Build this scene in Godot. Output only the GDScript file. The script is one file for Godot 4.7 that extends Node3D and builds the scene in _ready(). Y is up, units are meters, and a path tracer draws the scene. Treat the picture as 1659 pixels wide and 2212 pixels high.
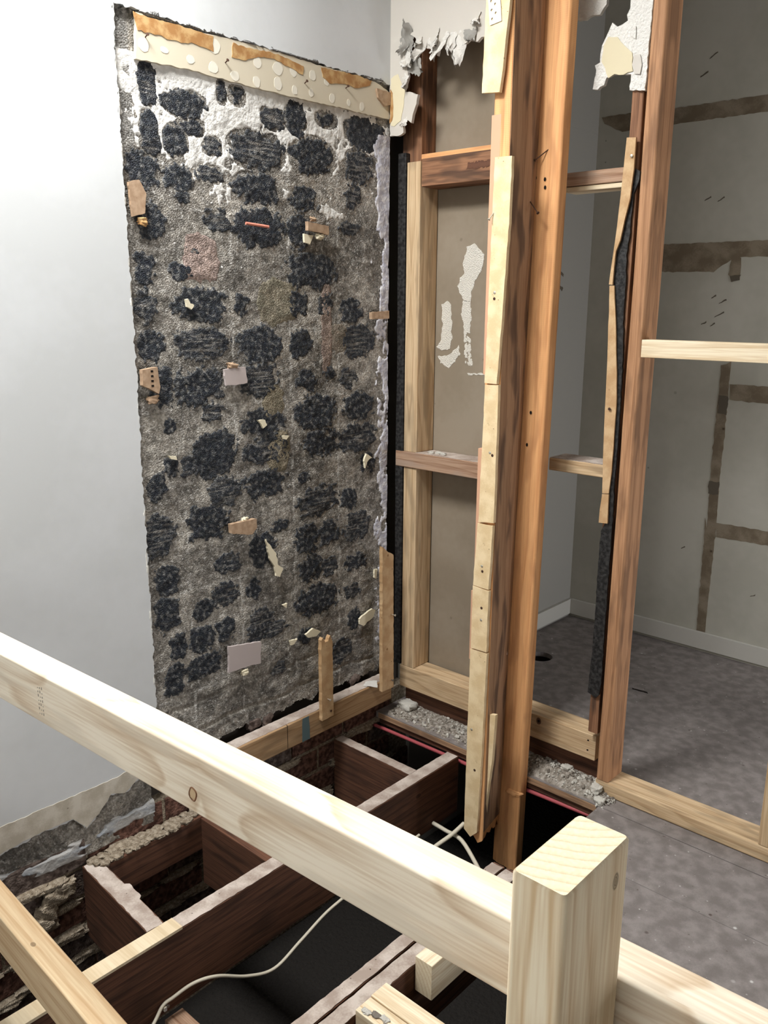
extends Node3D

class MB:
	var v := PackedVector3Array()
	var n := PackedVector3Array()
	var t := PackedVector2Array()
	var c := PackedColorArray()
	var ix := PackedInt32Array()
	var colored := false
	func vert(p: Vector3, nn: Vector3, uv := Vector2.ZERO, col := Color.WHITE) -> int:
		v.append(p); n.append(nn); t.append(uv); c.append(col)
		return v.size() - 1
	func tri(a: int, b: int, d: int) -> void:
		var f := (v[b] - v[a]).cross(v[d] - v[a])
		if f.dot(n[a] + n[b] + n[d]) > 0.0:
			ix.append(a); ix.append(d); ix.append(b)
		else:
			ix.append(a); ix.append(b); ix.append(d)
	func quad(a: int, b: int, d: int, e: int) -> void:
		tri(a, b, d); tri(a, d, e)
	func flat_quad(p0: Vector3, p1: Vector3, p2: Vector3, p3: Vector3, nn: Vector3, col := Color.WHITE) -> void:
		var a := vert(p0, nn, Vector2.ZERO, col)
		var b := vert(p1, nn, Vector2(1, 0), col)
		var d := vert(p2, nn, Vector2(1, 1), col)
		var e := vert(p3, nn, Vector2(0, 1), col)
		quad(a, b, d, e)
	func arrays() -> Array:
		var a := []
		a.resize(Mesh.ARRAY_MAX)
		a[Mesh.ARRAY_VERTEX] = v
		a[Mesh.ARRAY_NORMAL] = n
		a[Mesh.ARRAY_TEX_UV] = t
		if colored:
			a[Mesh.ARRAY_COLOR] = c
		a[Mesh.ARRAY_INDEX] = ix
		return a
	func mesh(into: ArrayMesh = null) -> ArrayMesh:
		var m := into if into else ArrayMesh.new()
		m.add_surface_from_arrays(Mesh.PRIMITIVE_TRIANGLES, arrays())
		return m

var used := {}
var M := {}
var NA := FastNoiseLite.new()
var NB := FastNoiseLite.new()
var NC := FastNoiseLite.new()
var ND := FastNoiseLite.new()
var rng := RandomNumberGenerator.new()

func numbered(parent: Node, nm: String) -> String:
	var key := str(parent.get_instance_id()) + nm
	var k: int = used.get(key, 0)
	used[key] = k + 1
	return nm if k == 0 else "%s_%03d" % [nm, k]

func put(parent: Node, nm: String, m: Mesh, mats: Array, at := Vector3.ZERO) -> MeshInstance3D:
	var o := MeshInstance3D.new()
	o.mesh = m
	for i in mats.size():
		if i < m.get_surface_count():
			o.set_surface_override_material(i, mats[i])
	o.name = numbered(parent, nm)
	o.position = at
	o.cast_shadow = GeometryInstance3D.SHADOW_CASTING_SETTING_ON
	parent.add_child(o, true)
	return o

func tag(o: Node, label: String, category: String, group := "") -> Node:
	o.set_meta("label", label)
	o.set_meta("category", category)
	if group != "":
		o.set_meta("group", group)
	return o

func thing(nm: String, label: String, category: String, at := Vector3.ZERO, group := "") -> Node3D:
	var o := Node3D.new()
	o.name = numbered(self, nm)
	o.position = at
	add_child(o, true)
	tag(o, label, category, group)
	return o

func structure(nm: String, label := "") -> Node3D:
	var o := Node3D.new()
	o.name = numbered(self, nm)
	add_child(o, true)
	o.set_meta("kind", "structure")
	if label != "":
		o.set_meta("label", label)
	return o

# ---------- shapes ----------
# A sawn timber: rounded-arris profile swept along one axis; surface 0 long grain, surface 1 cut ends.
func timber_mesh(size: Vector3, axis: int, r := 0.003, rough := 0.0, rag := Vector2.ZERO) -> ArrayMesh:
	var ex := [Vector3(1, 0, 0), Vector3(0, 1, 0), Vector3(0, 0, 1)][axis] as Vector3
	var ey := [Vector3(0, 1, 0), Vector3(0, 0, 1), Vector3(1, 0, 0)][axis] as Vector3
	var ez := [Vector3(0, 0, 1), Vector3(1, 0, 0), Vector3(0, 1, 0)][axis] as Vector3
	var L: float = size[axis]
	var hy := absf(size.dot(ey)) * 0.5
	var hz := absf(size.dot(ez)) * 0.5
	r = minf(r, minf(hy, hz) * 0.45)
	var prof := []
	var ns := 3
	for q in 4:
		var cy: float = (hy - r) * (1.0 if q == 0 or q == 3 else -1.0)
		var cz: float = (hz - r) * (1.0 if q < 2 else -1.0)
		for k in ns + 1:
			var a := PI * 0.5 * (q + float(k) / ns)
			prof.append([Vector2(cy + r * cos(a), cz + r * sin(a)), Vector2(cos(a), sin(a))])
	if rough > 0.0:   # more points on the flats, so that they can be uneven
		var more := []
		for i in prof.size():
			more.append(prof[i])
			var nx = prof[(i + 1) % prof.size()]
			var d: float = prof[i][0].distance_to(nx[0])
			var cnt := int(d / 0.012)
			for k in range(1, cnt):
				var f := float(k) / cnt
				more.append([prof[i][0].lerp(nx[0], f), prof[i][1].lerp(nx[1], f).normalized()])
		prof = more
	var per := [0.0]
	for i in prof.size():
		per.append(per[i] + prof[i][0].distance_to(prof[(i + 1) % prof.size()][0]))
	var c := minf(r * 0.5, 0.002)
	var stops := [[0.0, c], [c, 0.0], [L - c, 0.0], [L, c]]
	if rough > 0.0:
		stops = [[0.0, c]]
		var cnt2 := maxi(2, int(L / 0.025))
		for k in cnt2 + 1:
			stops.append([c + (L - 2 * c) * k / cnt2, 0.0])
		stops.append([L, c])
	var uo := rng.randf() * 2.0
	var vo := rng.randf()
	var sd := rng.randf() * 50.0
	var b := MB.new()
	var P := prof.size()
	for s in stops:
		for i in P + 1:
			var p: Vector2 = prof[i % P][0]
			var nn: Vector2 = prof[i % P][1]
			var q: Vector2 = p - nn * float(s[1])
			var t: float = s[0]
			if rough > 0.0:
				q += nn * rough * NA.get_noise_3d(t * 220.0 + sd * 100.0, q.x * 700.0, q.y * 700.0)
			if rag.x > 0.0 and t < 0.04:
				t += rag.x * (0.5 + NB.get_noise_2d(p.x * 3000.0 + sd * 9.0, p.y * 3000.0)) * (1.0 - t / 0.04)
			if rag.y > 0.0 and t > L - 0.04:
				t -= rag.y * (0.5 + NB.get_noise_2d(p.x * 3000.0 + sd * 7.0, p.y * 3000.0)) * (1.0 - (L - t) / 0.04)
			b.vert(ex * (t - L * 0.5) + ey * q.x + ez * q.y, ey * nn.x + ez * nn.y, Vector2((float(s[0]) + uo) / 2.4, per[i] / 0.3 + vo))
	for j in stops.size() - 1:
		for i in P:
			var a := j * (P + 1) + i
			b.quad(a, a + 1, a + P + 2, a + P + 1)
	var m := b.mesh()
	var e := MB.new()
	for side in 2:
		var base := 0 if side == 0 else (stops.size() - 1) * (P + 1)
		var nn := ex * (-1.0 if side == 0 else 1.0)
		var mid := Vector3.ZERO
		for i in P:
			mid += b.v[base + i] / P
		var o := e.vert(mid, nn, Vector2(0.5, 0.5))
		for i in P:
			var p: Vector3 = b.v[base + i]
			e.vert(p, nn, Vector2(0.5 + p.dot(ey) / 0.16, 0.5 + p.dot(ez) / 0.16))
		for i in P:
			e.tri(o, o + 1 + i, o + 1 + (i + 1) % P)
	return e.mesh(m)

func timber(parent: Node, nm: String, lo: Vector3, hi: Vector3, axis: int, mat: String, r := 0.003, rough := 0.0, rag := Vector2.ZERO) -> MeshInstance3D:
	return put(parent, nm, timber_mesh(hi - lo, axis, r, rough, rag), [M[mat], M[mat + "_end"] if M.has(mat + "_end") else M[mat]], (lo + hi) * 0.5)

func pts(a: Array) -> PackedVector2Array:
	var o := PackedVector2Array()
	for i in range(0, a.size(), 2):
		o.append(Vector2(a[i], a[i + 1]))
	return o

func ragged(p: PackedVector2Array, step: float, amp: float, sd: float) -> PackedVector2Array:
	var o := PackedVector2Array()
	for i in p.size():
		var a := p[i]
		var b := p[(i + 1) % p.size()]
		var cnt := maxi(1, int(a.distance_to(b) / step))
		for k in cnt:
			var q := a.lerp(b, float(k) / cnt)
			o.append(q + Vector2(NC.get_noise_2d(q.x * 4000.0 + sd * 77.0, q.y * 4000.0), NC.get_noise_2d(q.x * 4000.0, q.y * 4000.0 + sd * 91.0 + 333.0)) * amp)
	return o

func ragged_line(p: PackedVector2Array, step: float, amp: float, sd: float) -> PackedVector2Array:
	var o := ragged(p, step, amp, sd)
	var cnt := maxi(1, int(p[-1].distance_to(p[0]) / step))
	o.resize(o.size() - cnt + 1)   # without the closing edge
	return o

# An outline with thickness. U, V span it, N is its face; the back lies at o, the face at o + N * th.
func slab_into(b: MB, p: PackedVector2Array, o: Vector3, U: Vector3, V: Vector3, th: float, bend := 0.0) -> void:
	var N := U.cross(V).normalized()
	var tri := Geometry2D.triangulate_polygon(p)
	var cen := Vector2.ZERO
	for q in p:
		cen += q / p.size()
	for side in 2:
		var first := b.v.size()
		for q in p:
			var lift := bend * (q - cen).length_squared()
			b.vert(o + U * q.x + V * q.y + N * (lift + (th if side == 0 else 0.0)), N * (1.0 if side == 0 else -1.0), q)
		for i in range(0, tri.size(), 3):
			b.tri(first + tri[i], first + tri[i + 1], first + tri[i + 2])
	var area := 0.0
	for i in p.size():
		area += p[i].cross(p[(i + 1) % p.size()])
	for i in p.size():
		var q0 := p[i]
		var q1 := p[(i + 1) % p.size()]
		var d := (q1 - q0).normalized() * signf(area)
		var nn := U * d.y - V * d.x
		var l0 := bend * (q0 - cen).length_squared()
		var l1 := bend * (q1 - cen).length_squared()
		b.flat_quad(o + U * q0.x + V * q0.y + N * l0, o + U * q1.x + V * q1.y + N * l1, o + U * q1.x + V * q1.y + N * (th + l1), o + U * q0.x + V * q0.y + N * (th + l0), nn)

func slab(parent: Node, nm: String, p: PackedVector2Array, o: Vector3, U: Vector3, V: Vector3, th: float, mat: String, bend := 0.0) -> MeshInstance3D:
	var cen := Vector2.ZERO
	for q in p:
		cen += q / p.size()
	var rel := PackedVector2Array()
	for q in p:
		rel.append(q - cen)
	var b := MB.new()
	slab_into(b, rel, Vector3.ZERO, U, V, th, bend)
	return put(parent, nm, b.mesh(), [M[mat]], o + U * cen.x + V * cen.y)

const ZA := Vector3(0, 0, 1)
const UP := Vector3(0, 1, 0)
const XA := Vector3(1, 0, 0)

func slab_a(parent: Node, nm: String, p: PackedVector2Array, x: float, th: float, mat: String, bend := 0.0) -> MeshInstance3D:
	# on the left wall: first number along z, second up; face towards +x (V x U order keeps the face outward)
	var sw := PackedVector2Array()
	for q in p:
		sw.append(Vector2(q.y, q.x))
	return slab(parent, nm, sw, Vector3(x, 0, 0), UP, ZA, th, mat, bend)

func slab_b(parent: Node, nm: String, p: PackedVector2Array, z: float, th: float, mat: String, bend := 0.0) -> MeshInstance3D:
	return slab(parent, nm, p, Vector3(0, 0, z), XA, UP, th, mat, bend)

func box_mesh(size: Vector3, r := 0.002) -> ArrayMesh:
	return timber_mesh(size, 0, r)

func box(parent: Node, nm: String, lo: Vector3, hi: Vector3, mat: String, r := 0.002) -> MeshInstance3D:
	return put(parent, nm, box_mesh(hi - lo, r), [M[mat], M[mat]], (lo + hi) * 0.5)

func tube_mesh(p: PackedVector3Array, rad: float, sides := 8) -> ArrayMesh:
	var b := MB.new()
	var side := Vector3.ZERO
	for i in p.size():
		var d := (p[mini(i + 1, p.size() - 1)] - p[maxi(i - 1, 0)]).normalized()
		if side == Vector3.ZERO:
			side = d.cross(UP if absf(d.y) < 0.9 else XA).normalized()
		side = (side - d * side.dot(d)).normalized()
		var up := side.cross(d)
		for k in sides + 1:
			var a := TAU * k / sides
			var nn := side * cos(a) + up * sin(a)
			b.vert(p[i] + nn * rad, nn, Vector2(float(i) / p.size(), float(k) / sides))
	for i in p.size() - 1:
		for k in sides:
			var a := i * (sides + 1) + k
			b.quad(a, a + 1, a + sides + 2, a + sides + 1)
	for e in 2:
		var i := 0 if e == 0 else p.size() - 1
		var d := (p[1] - p[0]).normalized() * -1.0 if e == 0 else (p[i] - p[i - 1]).normalized()
		var o := b.vert(p[i], d)
		for k in sides:
			b.vert(b.v[i * (sides + 1) + k], d)
		for k in sides:
			b.tri(o, o + 1 + k, o + 1 + (k + 1) % sides)
	return b.mesh()

func curve(p: Array, per := 8) -> PackedVector3Array:
	var o := PackedVector3Array()
	for i in p.size() - 1:
		var a: Vector3 = p[maxi(i - 1, 0)]
		var b: Vector3 = p[i]
		var c: Vector3 = p[i + 1]
		var d: Vector3 = p[mini(i + 2, p.size() - 1)]
		for k in per:
			o.append(b.cubic_interpolate(c, a, d, float(k) / per))
	o.append(p[-1])
	return o

func lathe_mesh(prof: Array, sides := 10) -> ArrayMesh:   # pairs (radius, height) round y
	var b := MB.new()
	for i in prof.size():
		var d: Vector2 = prof[mini(i + 1, prof.size() - 1)] - prof[maxi(i - 1, 0)]
		var nn2 := Vector2(d.y, -d.x).normalized()
		for k in sides + 1:
			var a := TAU * k / sides
			b.vert(Vector3(cos(a) * prof[i].x, prof[i].y, sin(a) * prof[i].x), Vector3(cos(a) * nn2.x, nn2.y, sin(a) * nn2.x))
	for i in prof.size() - 1:
		for k in sides:
			var a := i * (sides + 1) + k
			b.quad(a, a + 1, a + sides + 2, a + sides + 1)
	return b.mesh()

var nail_mesh: ArrayMesh
func nail(parent: Node, at: Vector3, dir: Vector3, length := 0.03, mat := "steel", nm := "nail") -> void:
	var m := nail_mesh
	var o := put(parent, nm, m, [M[mat]], at)
	var y := dir.normalized()
	var x := y.cross(Vector3(0.31, 0.2, 0.93)).normalized()
	o.basis = Basis(x, y, x.cross(y)).scaled_local(Vector3(1, length / 0.03, 1))

func lump_mesh(size: Vector3, sd: int, amp := 0.35, res := 5) -> ArrayMesh:
	# a cube sphere pushed about by noise: mortar, rubble
	var b := MB.new()
	var axes := [[XA, UP, ZA], [-XA, ZA, UP], [UP, ZA, XA], [-UP, XA, ZA], [ZA, XA, UP], [-ZA, UP, XA]]
	for f in axes:
		var first := b.v.size()
		for j in res + 1:
			for i in res + 1:
				var p: Vector3 = f[0] + f[1] * (2.0 * i / res - 1.0) + f[2] * (2.0 * j / res - 1.0)
				p = p.normalized().lerp(p, 0.35)
				var k := 1.0 + amp * NA.get_noise_3d(p.x * 60.0 + sd * 131.0, p.y * 60.0, p.z * 60.0) + amp * 0.6 * NB.get_noise_3d(p.x * 130.0 + sd * 17.0, p.y * 130.0, p.z * 130.0)
				b.vert(p * k * size * 0.5, p.normalized())
		for j in res:
			for i in res:
				var a := first + j * (res + 1) + i
				b.quad(a, a + 1, a + res + 2, a + res + 1)
	# normals from faces
	var nn := PackedVector3Array()
	nn.resize(b.v.size())
	for i in range(0, b.ix.size(), 3):
		var w := (b.v[b.ix[i + 2]] - b.v[b.ix[i]]).cross(b.v[b.ix[i + 1]] - b.v[b.ix[i]])
		for k in 3:
			nn[b.ix[i + k]] += w
	for i in nn.size():
		b.n[i] = nn[i].normalized()
	return b.mesh()

# ---------- relief on the left wall ----------
func base_h(u: float, v: float) -> float:
	var low := clampf((0.42 - v) / 0.3, 0.0, 1.0)
	var rid := 0.5 - absf(NC.get_noise_2d(u * 900.0 + 40.0, v * 1300.0)) * 2.0
	return -0.0125 + 0.0016 * maxf(rid, 0.0) + (0.0044 + 0.005 * low) * NA.get_noise_2d(u * 520.0, v * 620.0) + 0.0016 * NB.get_noise_2d(u * 1700.0, v * 1900.0)

const STEP := 0.0032
# fn(u, v) gives [mask, height over the base, colour]; the skin sinks into the wall where the mask is negative
func relief(parent: Node, nm: String, u0: float, u1: float, v0: float, v1: float, fn: Callable, mat: String, cut := -0.35, sink := true) -> MeshInstance3D:
	var i0 := int(floor(u0 / STEP))
	var i1 := int(ceil(u1 / STEP))
	var j0 := int(floor(v0 / STEP))
	var j1 := int(ceil(v1 / STEP))
	var w := i1 - i0 + 1
	var h := j1 - j0 + 1
	var H := PackedFloat32Array()
	var K := PackedFloat32Array()
	var C := PackedColorArray()
	H.resize(w * h); K.resize(w * h); C.resize(w * h)
	for j in h:
		for i in w:
			var u := (i0 + i) * STEP
			var v := (j0 + j) * STEP
			var r: Array = fn.call(u, v)
			var k := j * w + i
			K[k] = r[0]
			H[k] = base_h(u, v) + (r[1] if not sink else clampf(float(r[0]) * 7.0, -1.6, 1.0) * float(r[1]))
			C[k] = r[2]
	var uc := (u0 + u1) * 0.5
	var vc := (v0 + v1) * 0.5
	var id := PackedInt32Array()
	id.resize(w * h)
	id.fill(-1)
	var b := MB.new()
	b.colored = true
	for j in h - 1:
		for i in w - 1:
			var k := j * w + i
			if K[k] < cut or K[k + 1] < cut or K[k + w] < cut or K[k + w + 1] < cut:
				continue
			for q in [k, k + 1, k + w, k + w + 1]:
				if id[q] < 0:
					var qi: int = q % w
					var qj: int = q / w
					var gx := (H[qj * w + mini(qi + 1, w - 1)] - H[qj * w + maxi(qi - 1, 0)]) / (2.0 * STEP)
					var gy := (H[mini(qj + 1, h - 1) * w + qi] - H[maxi(qj - 1, 0) * w + qi]) / (2.0 * STEP)
					id[q] = b.vert(Vector3(H[q], (j0 + qj) * STEP - vc, (i0 + qi) * STEP - uc), Vector3(1.0, -gy, -gx).normalized(), Vector2((i0 + qi) * STEP, (j0 + qj) * STEP), C[q])
			b.quad(id[k], id[k + 1], id[k + w + 1], id[k + w])
	if b.v.is_empty():
		return null
	return put(parent, nm, b.mesh(), [M[mat]], Vector3(0, vc, uc))

# ---------- textures ----------
func col(r: int, g: int, b: int) -> Color:
	return Color(r / 255.0, g / 255.0, b / 255.0)
func lin(r: int, g: int, b: int) -> Color:
	return col(r, g, b).srgb_to_linear()

func wood_tex(sd: int, light: Color, dark: Color, rings: float, warp: float, streak: float, knots: Array, stain: Color, stain_amt: float, saw := 0.0) -> ImageTexture:
	# one quarter is computed and mirrored, so that it repeats without seams: 2.4 m by 0.3 m
	var w := 900
	var h := 180
	var n1 := FastNoiseLite.new()
	n1.seed = sd
	n1.frequency = 0.01
	n1.fractal_octaves = 2
	var n2 := FastNoiseLite.new()
	n2.seed = sd + 5
	n2.frequency = 0.01
	n2.fractal_octaves = 3
	var d := PackedByteArray()
	d.resize(w * h * 3)
	var at := 0
	for y in h:
		for x in w:
			var yy := float(y)
			var dk := 0.0
			for k in knots:
				var dx: float = (x - k[0]) / (k[2] * 2.2)
				var dy: float = (y - k[1]) / k[2]
				var rr := dx * dx + dy * dy
				if rr < 16.0:
					yy += signf(dy) * k[2] * 1.3 * exp(-rr * 0.9)
					var r2 := sqrt(dx * dx * 4.8 + dy * dy)
					dk = maxf(dk, clampf((1.0 - r2) * 3.0, 0.0, 1.0) * (0.6 + 0.4 * sin(r2 * 14.0)))
					dk = maxf(dk, 0.9 * exp(-pow((r2 - 1.0) * 6.0, 2.0)))
			var a := n1.get_noise_2d(x * 0.17, yy * 0.55)
			var t := yy / h * rings + warp * a
			t -= floor(t)
			var late := t * t * t
			if t > 0.9:
				late *= (1.0 - t) / 0.1
			var s := n2.get_noise_2d(x * 0.8, y * 15.0)
			var q := clampf(0.62 * late + streak * s + 0.18 * a + 0.12, 0.0, 1.0)
			if saw > 0.0:
				q = clampf(q + saw * sin((x + 0.002 * (y - 90) * (y - 90)) * 1.7) * clampf(3.0 * n2.get_noise_2d(x * 0.3, y * 0.5), 0.0, 1.0), 0.0, 1.0)
			var c := light.lerp(dark, q).lerp(dark * 0.45, dk * 0.8)
			var st := clampf((n2.get_noise_2d(x * 0.5 + 900.0, y * 1.6) - 0.05) * 2.4, 0.0, 1.0) * stain_amt
			c = c.lerp(stain, st)
			d[at] = int(clampf(c.r, 0, 1) * 255.0)
			d[at + 1] = int(clampf(c.g, 0, 1) * 255.0)
			d[at + 2] = int(clampf(c.b, 0, 1) * 255.0)
			at += 3
	var q0 := Image.create_from_data(w, h, false, Image.FORMAT_RGB8, d)
	var o := Image.create_empty(w * 2, h * 2, false, Image.FORMAT_RGB8)
	var all := Rect2i(0, 0, w, h)
	o.blit_rect(q0, all, Vector2i(0, 0))
	q0.flip_x()
	o.blit_rect(q0, all, Vector2i(w, 0))
	q0.flip_y()
	o.blit_rect(q0, all, Vector2i(w, h))
	q0.flip_x()
	o.blit_rect(q0, all, Vector2i(0, h))
	return ImageTexture.create_from_image(o)

func end_tex(sd: int, light: Color, dark: Color) -> ImageTexture:
	var w := 256
	var n1 := FastNoiseLite.new()
	n1.seed = sd
	n1.frequency = 0.012
	var d := PackedByteArray()
	d.resize(w * w * 3)
	for y in w:
		for x in w:
			var r := Vector2(x + 70.0, y - 20.0).length() + 4.0 * n1.get_noise_2d(x * 0.6, y * 0.6)
			var t := r / 17.0
			t -= floor(t)
			var q := clampf(pow(t, 4.0) * 0.6 + 0.25 * n1.get_noise_2d(x * 9.0, y * 9.0) + 0.1, 0, 1)
			var c := light.lerp(dark, q)
			var at := (y * w + x) * 3
			d[at] = int(c.r * 255.0)
			d[at + 1] = int(c.g * 255.0)
			d[at + 2] = int(c.b * 255.0)
	return ImageTexture.create_from_image(Image.create_from_data(w, w, false, Image.FORMAT_RGB8, d))

func blotch_tex(sd: int, w: int, a: Color, b: Color, freq: float, speck: Color, specks: int, dark: Color, darks: int) -> ImageTexture:
	var n1 := FastNoiseLite.new()
	n1.seed = sd
	n1.frequency = freq
	n1.fractal_octaves = 5
	var im := n1.get_seamless_image(w, w)
	im.convert(Image.FORMAT_RGB8)
	var n2 := FastNoiseLite.new()
	n2.seed = sd + 1
	n2.frequency = freq * 12.0
	n2.fractal_octaves = 2
	var im2 := n2.get_seamless_image(w, w)
	im2.convert(Image.FORMAT_RGB8)
	var s := im.get_data()
	var s2 := im2.get_data()
	var d := PackedByteArray()
	d.resize(w * w * 3)
	for i in range(0, w * w * 3, 3):
		var c := a.lerp(b, clampf((s[i] / 255.0 - 0.5) * 2.0 + 0.5 + (s2[i] / 255.0 - 0.5) * 0.5, 0.0, 1.0))
		d[i] = int(c.r * 255.0)
		d[i + 1] = int(c.g * 255.0)
		d[i + 2] = int(c.b * 255.0)
	var o := Image.create_from_data(w, w, false, Image.FORMAT_RGB8, d)
	var rr := RandomNumberGenerator.new()
	rr.seed = sd
	for k in specks + darks:
		var c := speck if k < specks else dark
		var cx := rr.randi_range(6, w - 12)
		var cy := rr.randi_range(6, w - 12)
		var rad := rr.randf_range(0.6, 2.2) * (1.0 if rr.randf() < 0.9 else 2.2)
		var f := rr.randf_range(0.25, 0.9)
		for y in range(int(-rad * 2) , int(rad * 2) + 1):
			for x in range(int(-rad * 2), int(rad * 2) + 1):
				var e := 1.0 - Vector2(x * rr.randf_range(0.8, 1.2), y).length() / rad
				var px := clampi(cx + x, 0, w - 1)
				var py := clampi(cy + y, 0, w - 1)
				if e > 0.0:
					o.set_pixel(px, py, o.get_pixel(px, py).lerp(c, minf(1.0, e * 2.0) * f))
	return ImageTexture.create_from_image(o)

func noise_tex(sd: int, w: int, freq: float, oct := 4) -> ImageTexture:
	var n1 := FastNoiseLite.new()
	n1.seed = sd
	n1.frequency = freq
	n1.fractal_octaves = oct
	return ImageTexture.create_from_image(n1.get_seamless_image(w, w))

func mat(key: String, c: Color, rough := 0.85, tex: Texture2D = null, tri := 0.0, bump: Texture2D = null, bump_cm := 0.0, bump_scale := 0.0) -> StandardMaterial3D:
	var m := StandardMaterial3D.new()
	m.resource_name = key
	m.albedo_color = c
	m.roughness = rough
	m.metallic_specular = 0.35
	if tex:
		m.albedo_texture = tex
	if tri > 0.0:
		m.uv1_triplanar = true
		m.uv1_world_triplanar = true
		m.uv1_scale = Vector3.ONE * tri
	if bump:
		m.heightmap_enabled = true
		m.heightmap_texture = bump
		m.heightmap_scale = bump_cm
		if tri == 0.0 and bump_scale > 0.0:
			m.uv1_triplanar = true
			m.uv1_world_triplanar = true
			m.uv1_scale = Vector3.ONE * bump_scale
	M[key] = m
	return m

func _ready() -> void:
	# ---- camera, sky, lights, exposure ----
	var cam := Camera3D.new()
	cam.name = "camera"
	cam.transform = Transform3D(Basis(Vector3(0.7412, 0.00684, -0.67125), Vector3(-0.16335, 0.97173, -0.17047), Vector3(0.65111, 0.236, 0.72136)), Vector3(1.8777, 1.4, 2.1056))
	cam.fov = 61.856
	cam.near = 0.02
	cam.far = 60.0
	add_child(cam)
	cam.current = true
	var env := Environment.new()
	var sky := Sky.new()
	var sm := ProceduralSkyMaterial.new()
	sm.sky_top_color = col(214, 226, 240)
	sm.sky_horizon_color = col(236, 240, 244)
	sm.ground_bottom_color = col(120, 118, 112)
	sm.ground_horizon_color = col(190, 188, 184)
	sky.sky_material = sm
	env.background_mode = Environment.BG_SKY
	env.sky = sky
	env.background_energy_multiplier = 1.0
	env.tonemap_mode = Environment.TONE_MAPPER_LINEAR
	env.tonemap_exposure = 1.0
	env.sdfgi_enabled = true
	env.ssao_enabled = true
	env.ssil_enabled = true
	var we := WorldEnvironment.new()
	we.name = "world"
	we.environment = env
	add_child(we)
	area_light("skylight_daylight", Vector3(0.34, 2.80, 1.47), Vector3(0, -1, 0), Vector2(0.54, 0.58), 8.0, col(252, 252, 252))
	area_light("far_fill_light", Vector3(3.15, 0.80, -0.72), Vector3(-1, 0, 0), Vector2(0.74, 1.0), 2.6, col(246, 248, 255))  # added fill lamp for the far room, set in an unseen opening
	area_light("front_fill_light", Vector3(1.15, 1.45, 3.17), Vector3(0, 0, -1), Vector2(0.9, 1.1), 1.05, col(255, 252, 246))  # added fill lamp behind the camera, lifts the faces turned towards it
	rng.seed = 20240607
	NA.seed = 11; NA.frequency = 0.01; NA.fractal_octaves = 4
	NB.seed = 23; NB.frequency = 0.01; NB.fractal_octaves = 2
	NC.seed = 37; NC.frequency = 0.01; NC.fractal_octaves = 3
	ND.seed = 51; ND.frequency = 0.01; ND.fractal_octaves = 3
	nail_mesh = lathe_mesh([Vector2(0.0, 0.0), Vector2(0.0014, 0.0), Vector2(0.0015, 0.028), Vector2(0.0038, 0.0284), Vector2(0.004, 0.0298), Vector2(0.0, 0.0302)], 8)
	materials()
	shell()
	left_wall()
	back_wall()
	subfloor()
	stud_frame()
	hanging_post()
	wall_bits()
	railing()
	debris()

func area_light(nm: String, at: Vector3, dir: Vector3, size: Vector2, energy: float, c: Color) -> void:
	var l := AreaLight3D.new()
	l.name = nm
	l.area_size = size
	l.area_normalize_energy = true
	l.light_energy = energy
	l.light_color = c
	l.shadow_enabled = true
	l.area_range = 12.0
	var up := ZA if absf(dir.y) > 0.9 else UP
	l.basis = Basis.looking_at(dir, up)
	l.position = at
	add_child(l)

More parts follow.
